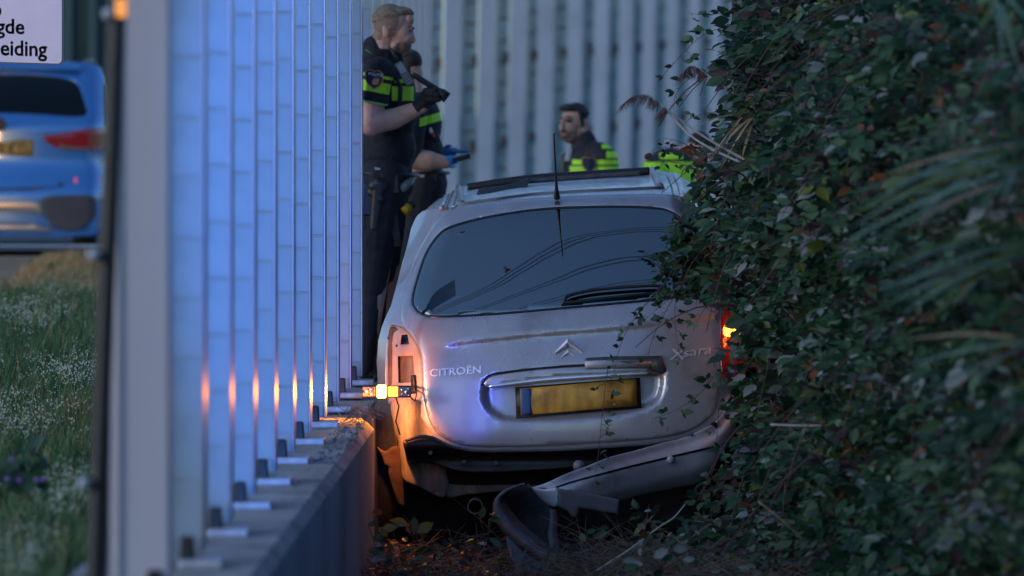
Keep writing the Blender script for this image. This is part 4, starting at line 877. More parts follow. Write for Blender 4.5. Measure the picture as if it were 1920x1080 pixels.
# lower left quarter
ql = panel('quarter_panel', catmull([(736, 752), (790, 752), (800, 779), (816, 808), (835, 824), (866, 836), (866, 870), (838, 880), (842, 905), (834, 931), (818, 930), (790, 915), (757, 899), (752, 870), (746, 830), (739, 800)], 5), lambda x, y: Z0 + .10 + .02 * math.sin(x * .12) + .06 * max(0, (752 - x) / 12), M['grime'], car, step=7, rim=.04)
panel('rear_crossmember', catmull([(834, 900), (900, 898), (1000, 905), (1000, 926), (940, 922), (900, 925), (870, 928), (838, 932)], 5), lambda x, y: Z0 + .16, M['grime'], car, step=8, rim=.05)
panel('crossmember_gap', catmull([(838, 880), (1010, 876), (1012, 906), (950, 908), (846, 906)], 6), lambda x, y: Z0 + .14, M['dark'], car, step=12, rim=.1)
panel('flank_strip', catmull([(708, 740), (736, 755), (740, 800), (748, 850), (757, 900), (757, 945), (744, 938), (733, 900), (724, 865), (706, 838), (700, 800)], 5), lambda x, y: Z0 + .22 + .004 * (757 - x), M['torn'], car, step=8, rim=.03)
panel('torn_liner', catmull([(707, 838), (722, 846), (735, 838), (748, 838), (752, 860), (756, 900), (758, 948), (748, 946), (735, 912), (728, 884), (731, 876), (722, 872), (716, 855)], 4), lambda x, y: Z0 + .12 + .003 * (y - 838) * .3, M['rust'], car, step=7, rim=.015)
# bumper carrier and hidden underside
beam = panel('bumper_carrier', catmull([(756, 827), (770, 822), (788, 818), (812, 820), (838, 832), (868, 841), (910, 845), (1050, 843), (1143, 837), (1236, 829), (1300, 814), (1338, 790), (1345, 806), (1300, 842), (1200, 862), (1080, 876), (1000, 882), (911, 887), (862, 884), (822, 872), (790, 868), (766, 870), (760, 850)], 6), lambda x, y: Z0 - .02 + .04 * ss(y, 842, 880) - .02 * math.sin((y - 820) * .12), M['black'], car, step=8, rim=.08)
bm = bmesh.new(); tube(bm, [P(x, y, Z0 - .05) for x, y in catmull([(760, 827), (788, 818), (812, 821), (838, 834), (868, 842), (910, 846), (1050, 844), (1143, 838), (1236, 830), (1300, 815)], 7, False)], .009, 8, flat=.8); bobj('carrier_lip', bm, M['torn'], beam, True)
for x, y in ((807, 849), (870, 866), (930, 868)):
    bm = bmesh.new(); q = P(x, y, Z0 - .03); tube(bm, [q, q + Vector((0, .04, 0))], 4 / 400, 12); bobj('carrier_bolt', bm, M['torn'], beam)
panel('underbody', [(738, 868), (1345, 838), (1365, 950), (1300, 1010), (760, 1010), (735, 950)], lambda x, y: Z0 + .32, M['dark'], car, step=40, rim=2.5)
for x in (735, 1345):
    bm = bmesh.new(); q = P(x, 905 if x < 1000 else 890, 27.5); tube(bm, [q + Vector((-.085, 0, 0)), q + Vector((.085, 0, 0))], .30, 28); whl = bobj('wheel', bm, M['rubber'], car, True)
bm = bmesh.new(); q = P(891, 950, 26.62); cyl = [q + Vector((math.cos(a) * .034, 0, math.sin(a) * .034)) for a in np.linspace(0, 2 * math.pi, 25)]; tube(bm, cyl, .004, 6, cap=False); tube(bm, [q + Vector((0, .01, 0)), q + Vector((0, .5, 0))], .034, 20, cap=False); bobj('exhaust_pipe', bm, M['grime'], car, True)
bm = bmesh.new(); bmesh.ops.create_icosphere(bm, subdivisions=3, radius=11 / 400, matrix=Matrix.Translation(P(1085, 874, 26.35))); tube(bm, [P(1085, 882, 26.35), P(1086, 900, 26.5)], .012, 8); bobj('tow_ball', bm, M['grey'], car, True)
# torn bumper hanging from its right end
def bz(x, y):
    t = ss(x, 1000, 1340); z = 26.10 + .36 * t + .14 * max(0, (x - 1300) / 80) ** 2
    yt = lerp([(990, 916), (1060, 890), (1143, 858), (1236, 833), (1300, 815), (1340, 797), (1380, 750)], x)
    return z + .05 * ss(y - yt, 34, 8) * 1.0 + .08 * ss(y - yt, 62, 110)
bmp = panel('rear_bumper', catmull([(998, 916), (1030, 903), (1060, 889), (1100, 874), (1143, 857), (1190, 845), (1236, 832), (1270, 824), (1298, 814), (1330, 798), (1352, 780), (1364, 758), (1374, 740), (1384, 752), (1384, 785), (1370, 825), (1345, 870), (1315, 903), (1260, 916), (1200, 928), (1163, 938), (1110, 930), (1046, 918)], 6), bz, M['bumperp'], car, step=7, rim=.03)
bm = bmesh.new(); tube(bm, [P(x, y, bz(x, y) - .001) for x, y in catmull([(1040, 915), (1080, 902), (1162, 880), (1236, 862), (1337, 838)], 6, False)], .0055, 8); bobj('bumper_groove', bm, M['blackgl'], bmp, True)
bm = bmesh.new(); q = P(1257, 862, bz(1257, 862) - .014); tube(bm, [q, q + Vector((0, .012, 0)), q + Vector((0, .02, 0))], [.0165, .0175, .0175], 18); bobj('parking_sensor', bm, M['lgrey'], bmp, True)
panel('torn_flange', catmull([(997, 914), (1020, 917), (1045, 915), (1045, 948), (1030, 948), (1014, 937)], 4), lambda x, y: 26.04 + .0011 * (1045 - x), M['bluesteel'], bmp, step=6, rim=.008)
panel('torn_flange', resample([(1045.5, 915), (1100, 924), (1162, 937), (1159, 964), (1086, 952.5), (1084, 962), (1080, 970), (1071, 968), (1066, 960), (1045.5, 949)], 6), lambda x, y: 26.04 + .0008 * (x - 1045), M['flap'], bmp, step=7, rim=.01)
# black corner piece bent down to the ground
OUT = [(982, 905), (952, 915), (932, 930), (924, 946), (925, 968), (936, 990), (955, 1010), (980, 1031), (1006, 1050), (1034, 1066), (1060, 1078), (1076, 1082)]
INN = [(990, 910), (966, 916), (944, 928), (936, 938), (941, 955), (956, 977), (972, 993), (990, 1008), (1012, 1024), (1034, 1038), (1056, 1050), (1076, 1056)]
ou, inn = catmull(OUT, 5, False), catmull(INN, 5, False)
bm = bmesh.new(); n = 48; prev = None
def at(pl_, t):
    f = t * (len(pl_) - 1); i = min(int(f), len(pl_) - 2); f -= i; return pl_[i][0] + (pl_[i + 1][0] - pl_[i][0]) * f, pl_[i][1] + (pl_[i + 1][1] - pl_[i][1]) * f
for i in range(n + 1):
    t = i / n; a, b = at(ou, t), at(inn, t); z = 25.86 - .62 * t ** 1.3
    ring = [bm.verts.new(P(a[0], a[1], z + .22)), bm.verts.new(P(a[0], a[1], z + .03)), bm.verts.new(P(a[0] * .75 + b[0] * .25, a[1] * .75 + b[1] * .25, z + .008)), bm.verts.new(P((a[0] + b[0]) / 2, (a[1] + b[1]) / 2, z)), bm.verts.new(P(b[0], b[1], z + .006)), bm.verts.new(P(b[0] + 1, b[1], z + .03)), bm.verts.new(P(b[0] + 14 * math.sin(math.pi * t) + 3, b[1] - 3, z + .20))]
    if prev:
        for k in range(6): bm.faces.new((prev[k], prev[k + 1], ring[k + 1], ring[k]))
    prev = ring
bobj('bumper_corner', bm, M['torn'], bmp, True)
panel('corner_inside', catmull([(990, 912), (1010, 935), (1030, 950), (1045, 962), (1046, 990), (1044, 1010), (1052, 1048), (1030, 1034), (990, 1008), (956, 977), (938, 940), (960, 920)], 6), lambda x, y: 26.06 - .62 * max(0, (y - 905) / 177) ** 1.3 + .05 * math.sin((x - 936) / 110 * math.pi), M['dark'], bmp, step=10, rim=.02)
bm = bmesh.new(); pv_ = None
for x, y, w_2 in ((1036, 955, 6), (1038, 975, 7), (1036, 1000, 9), (1040, 1025, 10), (1050, 1050, 8)):
    r4 = [bm.verts.new(P(x - w_2, y, 25.97 - .5 * (y - 905) / 177)), bm.verts.new(P(x, y, 25.94 - .5 * (y - 905) / 177)), bm.verts.new(P(x + w_2, y, 26.0 - .5 * (y - 905) / 177))]
    if pv_: [bm.faces.new((pv_[k], pv_[k + 1], r4[k + 1], r4[k])) for k in (0, 1)]
    pv_ = r4
bobj('corner_rib', bm, M['torn'], bmp, True)
panel('corner_skirt', catmull([(950, 1005), (980, 1033), (1030, 1065), (1064, 1084), (1040, 1110), (985, 1090), (958, 1045)], 6), lambda x, y: 25.9 - .62 * max(0, (y - 905) / 177) ** 1.3, M['torn'], bmp, step=10, rim=.03)
# a dead leaf stuck on the glass
panel('stuck_leaf', [(943, 502), (948, 498), (950, 503), (957, 504), (951, 508), (948, 512), (945, 507)], lambda x, y: shell(x, y) - .006, M['stem'], tailg, step=5, rim=.002)

# ------------------------------------------------------------------ vegetation
LT = np.array([(0, 0, 0), (.12, .15, .03), (.12, -.15, .03), (.38, 0, -.02), (.38, .29, .06), (.38, -.29, .06), (.70, 0, -.03), (.70, .22, .05), (.70, -.22, .05), (.9, .08, -.02), (.9, -.08, -.02), (1.05, 0, -.10), (.0, .0, 0)], float)[:12]
LF = [(0, 3, 1), (0, 2, 3), (1, 3, 4), (2, 5, 3), (3, 6, 7), (3, 7, 4), (3, 8, 6), (3, 5, 8), (6, 9, 7), (6, 8, 10), (6, 11, 9), (6, 10, 11)]
LFA = np.array(LF)
def frames(nrm, az):
    """leaf frames: x along the leaf, z its face"""
    n = nrm / np.linalg.norm(nrm, axis=1, keepdims=True); ref = np.stack([np.cos(az), np.sin(az), np.zeros_like(az)], 1)
    x = ref - n * (ref * n).sum(1, keepdims=True); x /= np.linalg.norm(x, axis=1, keepdims=True); y = np.cross(n, x); return np.stack([x, y, n], 2)
def leaf_mesh(name, pos, R, size, mi, mats, parent=None, kind=None, tmpl=LT, faces=LFA):
    n = len(pos); V = np.einsum('nij,kj->nki', R, tmpl) * size[:, None, None] + pos[:, None, :]
    nf = len(faces); k = len(tmpl); Fv = (faces[None] + (np.arange(n) * k)[:, None, None]).reshape(-1)
    me = bpy.data.meshes.new(name); me.vertices.add(n * k); me.vertices.foreach_set('co', V.reshape(-1).astype(np.float32))
    fn = faces.shape[1]; me.loops.add(len(Fv)); me.loops.foreach_set('vertex_index', Fv.astype(np.int32)); me.polygons.add(n * nf)
    me.polygons.foreach_set('loop_start', (np.arange(n * nf) * fn).astype(np.int32)); me.polygons.foreach_set('material_index', np.repeat(mi, nf).astype(np.int32))
    me.update(calc_edges=True); me.validate()
    o = link(name, me, mats, parent, True)
    if kind: o['kind'] = kind
    return o
LEAF_ME = []
for m in LEAF:
    me = bpy.data.meshes.new('leaf'); me.from_pydata([tuple(v) for v in LT], [], LF); me.materials.append(m); me.polygons.foreach_set('use_smooth', [True] * len(LF)); LEAF_ME.append(me)
def put_leaf(pos, R, size, mi, parent, name='leaf'):
    o = bpy.data.objects.new(name, LEAF_ME[mi]); C.objects.link(o); setparent(o, parent)
    M4 = Matrix([[*(R[i] * size), pos[i]] for i in range(3)] + [[0, 0, 0, 1]]); o.matrix_basis = M4; return o
def px_pts(x, y, Z): return np.stack([(x - CX) / F * Z, Z, CZ - (y - HY) / F * Z], 1)

def bank_Z(x, y): return 26.35 - np.clip((x - 1300) / 620, -.2, 1.6) * 8.0 + np.clip((330 - y) / 330, 0, 2) * .9 + .22 * np.sin(x * .021 + y * .013) + .18 * np.sin(y * .03 - x * .01)
MASK = catmull([(1420, -90), (1385, 10), (1350, 50), (1338, 90), (1330, 128), (1338, 165), (1352, 205), (1325, 245), (1300, 290), (1312, 322), (1312, 352), (1286, 385), (1264, 440), (1260, 490), (1290, 540), (1342, 578), (1368, 640), (1352, 690), (1350, 750), (1372, 800), (1362, 850), (1330, 900), (1310, 950), (1290, 1000), (1240, 1060), (1230, 1140), (2300, 1140), (2300, -90)], 30)
# the bank of earth behind the leaves
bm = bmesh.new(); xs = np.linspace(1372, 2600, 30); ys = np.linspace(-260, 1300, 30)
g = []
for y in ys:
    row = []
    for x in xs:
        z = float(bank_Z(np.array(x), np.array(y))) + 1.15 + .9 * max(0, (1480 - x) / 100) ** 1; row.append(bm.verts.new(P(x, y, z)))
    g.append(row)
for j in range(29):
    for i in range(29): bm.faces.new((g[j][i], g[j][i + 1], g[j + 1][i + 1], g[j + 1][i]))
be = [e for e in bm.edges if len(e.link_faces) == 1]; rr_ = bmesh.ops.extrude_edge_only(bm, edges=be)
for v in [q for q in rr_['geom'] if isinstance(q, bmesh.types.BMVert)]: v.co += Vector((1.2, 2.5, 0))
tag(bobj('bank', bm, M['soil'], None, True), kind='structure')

def bramble(label, n, sel, seed, nparts=150, name='bramble_bush', thick=1.0, base=(1700, 900, 22)):
    r = np.random.default_rng(seed); root = thing(name, P(*base), label, 'bush')
    x = r.uniform(1215, 2150, n * 3); y = r.uniform(-80, 1130, n * 3); q = np.stack([x, y], 1); k = inside(MASK, q) & sel(x, y)
    d = dist_poly(np.array(MASK), q[k]); x, y = x[k], y[k]
    keep = r.uniform(0, 1, len(x)) < np.clip(.35 + d / 60, 0, 1); x, y = x[keep][:n], y[keep][:n]; n = len(x)
    th = np.where((x < 1420) & (y > 300), .22, thick); u = r.uniform(0, 1, n) ** 1.4
    # uneven relief: clumps stand proud, hollows stay dark
    rel = .5 * np.sin(x * .035 + 1.3 * np.sin(y * .017)) * np.sin(y * .041 + 1.7 * np.sin(x * .012)); dens = r.uniform(0, 1, n) < np.clip(.78 + .55 * rel, .42, 1); x, y, th, u, rel = x[dens], y[dens], th[dens], u[dens], rel[dens]; n = len(x)
    gap = (np.hypot(x - 1412, y - 522) > 34) & (np.hypot(x - 1374, y - 618) > 16) | (r.uniform(0, 1, n) < .2); x, y, th, u, rel = x[gap], y[gap], th[gap], u[gap], rel[gap]; n = len(x)
    Z = bank_Z(x, y) - .62 * rel * (th > .5) + u * th
    Z = np.where((x < 1420) & (y > 300), np.minimum(Z, 26.32), Z)
    P0 = px_pts(x, y, Z)
    # three leaflets on each stalk
    nn = r.normal(0, .36, (n, 3)) + np.array([-.12, -.40, .95]); az = r.uniform(-math.pi, 0, n) * .9 - .1
    s0 = r.lognormal(math.log(.062), .42, n) * np.where(x > 1650, .92, 1.0)
    pos, R, sz, mi = [], [], [], []
    s0 = np.minimum(s0, .095); base_m = r.choice(len(LEAF), n, p=[.34, .33, .18, .04, .025, .065, .02])
    for kk, da in enumerate((0, 1.25, -1.25)):
        sel3 = r.uniform(0, 1, n) < (1 if kk == 0 else .72)
        nk = nn[sel3] + r.normal(0, .18, (sel3.sum(), 3)); fr = frames(nk, az[sel3] + da + r.normal(0, .2, sel3.sum()))
        pos.append(P0[sel3] + fr[:, :, 0] * .012); R.append(fr); sz.append(s0[sel3] * (1 if kk == 0 else .82)); m_ = base_m[sel3].copy(); fl = r.uniform(0, 1, len(m_)) < .04; m_[fl] = 3; mi.append(m_)
    pos, R, sz, mi = map(np.concatenate, (pos, R, sz, mi))
    px = pos[:, 0] / pos[:, 1] * F + CX; py = HY - (pos[:, 2] - CZ) / pos[:, 1] * F
    vis = (px < 1930) & (py > -10) & (py < 1090); score = np.where(vis, sz * F / pos[:, 1] + 8 * (bank_Z(px, py) - pos[:, 1]), -1e9)
    top = np.argsort(-score)[:nparts]; rest = np.setdiff1d(np.arange(len(pos)), top)
    leaf_mesh('foliage', pos[rest], R[rest], sz[rest], mi[rest], LEAF, root, 'stuff')
    for i in top: put_leaf(pos[i], R[i], sz[i], int(mi[i]), root)
    # canes inside the bush
    bm = bmesh.new()
    for i in range(90):
        j = r.integers(0, len(x)); a = Vector(P0[j]); L = r.uniform(.3, .9); dx = r.uniform(-1, 1); dz = r.uniform(-.5, .6); pts = []
        for t in np.linspace(0, 1, 6): pts.append(a + Vector((dx * L * t * .7, -.15 * t + .1, dz * L * t - .35 * L * t * t)))
        tube(bm, pts, [.0045 * (1 - .6 * t) for t in np.linspace(0, 1, 6)], 5, cap=False)
    bobj('canes', bm, M['stem'], root, True)['kind'] = 'stuff'
    return root
bramble('dense dark bramble bush overhanging the silver car roof and lamp', 7000, lambda x, y: (x < 1640) & (y < 640 + 60 * np.sin(x * .02)), 11, base=(1480, 700, 27))
bramble('blurred bramble bush nearest the camera on the right', 7000, lambda x, y: (x >= 1640) & (y < 1130), 12, base=(1800, 1000, 20))
bramble('dark bramble bush below the glowing lamp reaching the straw', 5500, lambda x, y: (x < 1640) & (y >= 640 + 60 * np.sin(x * .02)), 13, nparts=120, base=(1450, 1050, 25))

def cane(label, path, Z, step=20, size=.045, seed=0, droop=1, rad=.0026, mats=(0, 1, 2), group='bramble sprays', skip=0):
    r = np.random.default_rng(seed); pts = catmull(path, 6, False); zs = [Z[0] + (Z[1] - Z[0]) * i / (len(pts) - 1) for i in range(len(pts))]
    root = thing('bramble_spray', P(path[0][0], path[0][1], Z[0]), label, 'plant')
    bm = bmesh.new(); n = len(pts); tube(bm, [P(x, y, z) for (x, y), z in zip(pts, zs)], [rad * (1 - .65 * i / n) for i in range(n)], 6); bobj('stem', bm, M['stem'], root, True)
    acc = 0
    for i in range(1, n):
        acc += math.dist(pts[i], pts[i - 1])
        if acc > step and i > skip:
            acc = r.uniform(-4, 4); tip = 1 - .45 * i / n
            sd = r.choice([-1, 1]); off = Vector((sd * r.uniform(.012, .05) * tip, r.uniform(-.03, .02), r.uniform(-.035, .015))); b = P(*pts[i], zs[i]); p = b + off
            bm = bmesh.new(); tube(bm, [b, b + off * .6 + Vector((0, 0, .008)), p], .0011, 4); bobj('leaf_stalk', bm, M['stem'], root, True)
            nn = r.normal(0, .4, (3, 3)) + np.array([.0, -.75, .65]); az0 = r.uniform(-.5, .5) + (0 if sd > 0 else math.pi); m_ = int(r.choice(mats))
            fr = frames(nn, np.array([az0, az0 + 1.2, az0 - 1.2]))
            for k in range(3):
                if k and r.uniform() < .22: continue
                put_leaf(np.array(p), fr[k], 1.4 * size * tip * r.uniform(.75, 1.2) * (1 if k == 0 else .78), m_, root)
    return root
cane('bramble spray hanging in front of the window and pointing at the badge', [(1330, 400), (1285, 470), (1238, 540), (1200, 585), (1175, 620), (1160, 660), (1150, 705)], (26.2, 26.15), 17, .042, 1)
cane('bramble spray drooping down to the model lettering', [(1310, 440), (1280, 510), (1266, 570), (1268, 630), (1276, 665)], (26.2, 26.2), 20, .04, 2)
cane('bramble spray spreading over the upper right of the rear window', [(1410, 300), (1360, 350), (1320, 400), (1285, 440), (1255, 470), (1228, 480)], (26.15, 26.2), 11, .05, 21)
cane('bramble spray crossing the right window pillar', [(1420, 470), (1380, 480), (1340, 500), (1300, 530), (1262, 548), (1235, 575)], (26.15, 26.2), 11, .05, 22)
cane('bramble shoot hanging down the right edge of the window', [(1350, 380), (1335, 430), (1322, 480), (1310, 530), (1305, 580)], (26.2, 26.2), 12, .05, 23)
cane('long bramble runner dropping past the glowing lamp to the ground', [(1352, 500), (1354, 580), (1349, 680), (1346, 800), (1332, 900), (1334, 990)], (26.2, 25.9), 40, .04, 3)
cane('thin bramble spray dangling over the torn bumper', [(1140, 690), (1133, 740), (1128, 790), (1122, 850), (1114, 905)], (26.2, 26.0), 13, .028, 4, mats=(2, 6, 0), rad=.002)
cane('bramble spray arching over the upper edge of the car window', [(1420, 350), (1370, 350), (1320, 368), (1285, 400), (1258, 440), (1240, 490), (1236, 530)], (26.1, 26.2), 13, .05, 5)
cane('leafy bramble spray stretching left against the distant fence', [(1430, 60), (1370, 50), (1320, 65), (1285, 95), (1262, 120), (1250, 135)], (26.6, 26.8), 12, .05, 6)
cane('bramble spray leaning over the silver tailgate beside the red lamp', [(1400, 640), (1350, 690), (1310, 740), (1265, 770), (1225, 785)], (26.1, 26.1), 18, .05, 7)
cane('short bramble spray lying across the window corner', [(1400, 420), (1340, 450), (1300, 490), (1270, 545), (1220, 590), (1190, 620)], (26.1, 26.2), 15, .045, 8)
cane('drooping bramble shoot over the rear wiper end', [(1290, 520), (1262, 560), (1240, 600), (1222, 640), (1212, 690)], (26.15, 26.15), 22, .038, 9)
cane('bramble spray rising above the glowing lamp', [(1460, 480), (1400, 510), (1350, 540), (1320, 580), (1300, 620)], (26.0, 26.1), 15, .05, 10)
cane('purple bramble shoot beside the officer in the bent jacket', [(1340, 300), (1310, 285), (1285, 270), (1262, 262), (1240, 258)], (26.4, 26.5), 13, .032, 14, mats=(5, 5, 4))
cane('bramble spray over the right end of the hanging bumper', [(1420, 760), (1385, 800), (1350, 850), (1330, 900), (1300, 950)], (26.0, 25.9), 14, .05, 15)

cane('upper ragged bramble spray reaching out over the distant fence', [(1480, -10), (1420, 0), (1370, 20), (1325, 28), (1290, 24)], (26.5, 26.7), 13, .05, 41)
cane('bramble spray curling down below the upper sprays', [(1430, 150), (1380, 135), (1330, 130), (1290, 150), (1268, 175), (1262, 205)], (26.4, 26.6), 13, .045, 42)
cane('sparse bramble spray beside the upper reed plume', [(1420, 230), (1370, 215), (1325, 212), (1290, 225)], (26.4, 26.5), 15, .042, 43)
cane('dark bramble spray in front of the bent officer jacket', [(1350, 330), (1310, 318), (1270, 305), (1235, 300), (1215, 305)], (26.6, 26.9), 10, .04, 44, mats=(1, 5, 1))
cane('dark shoot crossing the top of the bent officer jacket', [(1360, 290), (1320, 282), (1280, 284), (1245, 276), (1222, 282)], (26.6, 26.9), 10, .04, 45, mats=(1, 5, 4))
# reed stalks with plumes
def reed_stalk(label, path, Z, plume_path, seed):
    r = np.random.default_rng(seed); root = thing('reed_stalk', P(path[0][0], path[0][1], Z), label, 'reed')
    pts = catmull(path, 8, False); bm = bmesh.new(); n = len(pts); tube(bm, [P(x, y, Z) for x, y in pts], [.0062 * (1 - .45 * i / n) for i in range(n)], 8); bobj('stalk', bm, M['reed'], root, True)
    pp_ = catmull(plume_path, 3, False); bm = bmesh.new()
    for i in range(150):
        t = r.uniform(0, 1); j = int(t * (len(pp_) - 1)); a = P(*pp_[j], Z + r.normal(0, .01)); L = r.uniform(.02, .06); dx = -r.uniform(.1, .8)
        tube(bm, [a, a + Vector((dx * L * .5, r.normal(0, .006), -.35 * L)), a + Vector((dx * L, r.normal(0, .01), -L))], [.0014, .0012, .0006], 4, cap=False)
    bobj('plume', bm, M['plume'], root, True)
    for j in (int(n * .45),):
        pass
reed_stalk('pale dry reed stalk with upper drooping plume over the brambles', [(1470, 247), (1430, 215), (1380, 178), (1340, 150), (1312, 130)], 25.6, [(1322, 137), (1308, 126), (1296, 123), (1286, 130), (1281, 142)], 1)
reed_stalk('pale dry reed stalk with long purple plume left of the brambles', [(1402, 302), (1352, 275), (1300, 243), (1260, 212), (1232, 190), (1210, 177)], 25.5, [(1236, 192), (1220, 180), (1204, 177), (1188, 180), (1174, 190), (1168, 196)], 2)
reed_stalk('thin lower reed stalk curving under the plumed stalk', [(1388, 304), (1340, 282), (1300, 258), (1268, 228), (1245, 200)], 25.45, [(1248, 203), (1242, 198)], 3)

def blade_strip(bm, pts, wd, up=(0, -.6, .8), fold=.25, mi=0):
    pts = [Vector(p) for p in pts]; n = len(pts); prev = None
    for i, p in enumerate(pts):
        t = (pts[min(i + 1, n - 1)] - pts[max(i - 1, 0)]).normalized(); s = t.cross(Vector(up)).normalized(); q = i / (n - 1); w_ = wd * max(.04, math.sin(math.pi * min(1, .12 + q * .88)) ** .6 if q > .5 else min(1, .5 + q))
        v = (bm.verts.new(p - s * w_), bm.verts.new(p - Vector(up) * w_ * fold), bm.verts.new(p + s * w_))
        if prev:
            for k in (0, 1): f = bm.faces.new((prev[k], prev[k + 1], v[k + 1], v[k])); f.material_index = mi; f.smooth = True
        prev = v
def reed_clump(label, base, tips, Z, wd, seed, mats):
    r = np.random.default_rng(seed); root = thing('reed_clump', P(base[0], base[1], Z), label, 'reed')
    for (x, y, m_) in tips:
        bm = bmesh.new(); a = P(base[0] + r.normal(0, 14), base[1] + r.normal(0, 14), Z + r.normal(0, .1)); b = P(x, y, Z - .2 + r.normal(0, .15)); c = (a + b) / 2 + Vector((0, -.05, .06 * (a - b).length + .02))
        pts = [(a * (1 - t) ** 2 + c * 2 * t * (1 - t) + b * t * t) for t in np.linspace(0, 1, 9)]
        blade_strip(bm, pts, wd * r.uniform(.75, 1.2)); bobj('reed_blade', bm, REEDL[m_], root)
reed_clump('tall blurred reed clump with blue green blades upper right', (1800, 320), [(1745, 170, 0), (1805, 195, 0), (1700, 250, 0), (1765, 240, 0), (1850, 240, 0), (1790, 220, 0), (1672, 268, 0)], 18.6, .0095, 1, None)
reed_clump('long leaning reed blades crossing the middle of the bushes', (1920, 270), [(1610, 395, 0), (1640, 400, 1), (1720, 405, 0), (1590, 430, 0), (1660, 330, 2), (1830, 400, 0)], 18.4, .010, 2, None)
reed_clump('lime tinged reed clump lying low on the right bushes', (1930, 460), [(1640, 520, 0), (1660, 500, 1), (1680, 540, 0), (1720, 560, 1), (1700, 480, 0), (1640, 545, 0), (1780, 580, 0), (1760, 450, 1), (1690, 590, 0), (1655, 575, 0), (1735, 610, 1)], 18.2, .010, 3, None)
reed_clump('reed blades hanging in at the upper right corner', (1860, -20), [(1910, 130, 0), (1880, 110, 0), (1895, 60, 0), (1840, 60, 1), (1925, 40, 0)], 18.4, .009, 4, None)
reed_clump('dry yellow reed blades poking out beside the reed plumes', (1425, 215), [(1312, 330, 2), (1330, 300, 2), (1350, 318, 2), (1300, 240, 2), (1390, 300, 2)], 25.7, .0065, 5, None)
reed_clump('yellow dry blades standing in the upper brambles', (1600, 190), [(1560, 90, 2), (1575, 110, 2), (1640, 205, 2), (1590, 130, 2)], 24.0, .006, 6, None)
reed_clump('dark grass tuft at the right edge above the pale leaves', (1900, 330), [(1905, 240, 0), (1870, 260, 0), (1935, 280, 0), (1880, 380, 0)], 18.0, .008, 7, None)

reed_clump('fan of long green blades in front of the right bushes', (1950, 330), [(1560, 470, 0), (1600, 360, 0), (1690, 330, 1), (1640, 450, 0), (1740, 300, 0), (1700, 430, 2), (1560, 420, 1), (1780, 350, 0)], 18.2, .009, 8, None)
reed_clump('blurred green blades low on the right edge', (1960, 640), [(1700, 690, 0), (1740, 740, 0), (1780, 620, 1), (1820, 720, 0), (1690, 640, 2)], 18.0, .008, 9, None)
for k_, (lb, pth) in enumerate((('reddish cane arching along the top of the brambles', [(1900, 30), (1760, 60), (1620, 110), (1500, 170), (1400, 215)]), ('reddish cane rising through the middle of the brambles', [(1500, 470), (1570, 400), (1660, 350), (1760, 330)]), ('dark cane sloping down through the upper brambles', [(1440, 170), (1540, 90), (1640, 40), (1760, -20)]), ('brown cane running across the brambles at roof height', [(1330, 330), (1430, 300), (1540, 290), (1650, 310)]), ('thin cane hanging through the lower brambles', [(1620, 640), (1560, 720), (1500, 830), (1470, 930)]))):
    zc_ = float(bank_Z(np.array(pth[2][0]), np.array(pth[2][1]))) - .35
    cane(lb, pth, (zc_, zc_), 34, .05, 30 + k_, rad=.0045)
# straw and litter in the ditch
def straw_field(name, n, xr, zr, seed, mats, L=(.08, .35), zf=None, rad=.0016, up=.35):
    r = np.random.default_rng(seed); bm = bmesh.new()
    for i in range(n):
        xl = r.uniform(*xr); Z = r.uniform(*zr); z = (zf or ground_z)(xl, Z) + r.uniform(.0, .07); a = Vector((fx(xl, Z), Z, z)); an = r.uniform(0, 2 * math.pi); l = r.uniform(*L); d = Vector((math.cos(an), math.sin(an), r.normal(.05, up))).normalized()
        m_ = len(bm.faces); tube(bm, [a, a + d * l * .5 + Vector((0, 0, .015)), a + d * l], [rad, rad * .9, rad * .4], 3, cap=False)
        mi = int(r.integers(0, len(mats)))
        for f in bm.faces[m_:] if False else (): f.material_index = mi
    return tag(bobj(name, bm, mats[0], None, True), kind='stuff')
straw_field('dry_straw', 1900, (-1.02, 1.0), (23.6, 26.4), 3, [M['straw2']])
straw_field('dry_straw', 1000, (-.1, 1.2), (23.4, 25.4), 4, [M['straw']], L=(.12, .5))
straw_field('brown_litter', 1100, (-1.02, .1), (23.8, 26.0), 5, [M['litter']], L=(.03, .12), rad=.003, up=.6)
def ground_leaves(name, n, xr, zr, seed, p, size=.04, hmax=.25):
    r = np.random.default_rng(seed); xl = r.uniform(*xr, n); Z = r.uniform(*zr, n); h = np.array([ground_z(a, b) for a, b in zip(xl, Z)]) + r.uniform(0, 1, n) ** 2 * hmax + .01
    pos = np.stack([xl + FS * Z, Z, h], 1); R = frames(r.normal(0, .5, (n, 3)) + np.array([0, -.4, .8]), r.uniform(0, 6.28, n)); return tag(leaf_mesh(name, pos, R, r.lognormal(math.log(size), .3, n), r.choice(len(LEAF), n, p=p), LEAF), kind='stuff')
ground_leaves('ground_cover', 300, (-1.0, -.45), (24.2, 25.8), 21, [.3, .2, .1, .05, .22, .05, .08], .042, .16)
ground_leaves('ground_cover', 110, (-.45, .2), (24.3, 25.9), 23, [.34, .2, .2, .06, .1, .04, .06], .035, .05)
ground_leaves('ground_cover', 700, (.1, 1.0), (23.8, 26.2), 22, [.34, .2, .2, .14, .06, .04, .02], .045, .26)
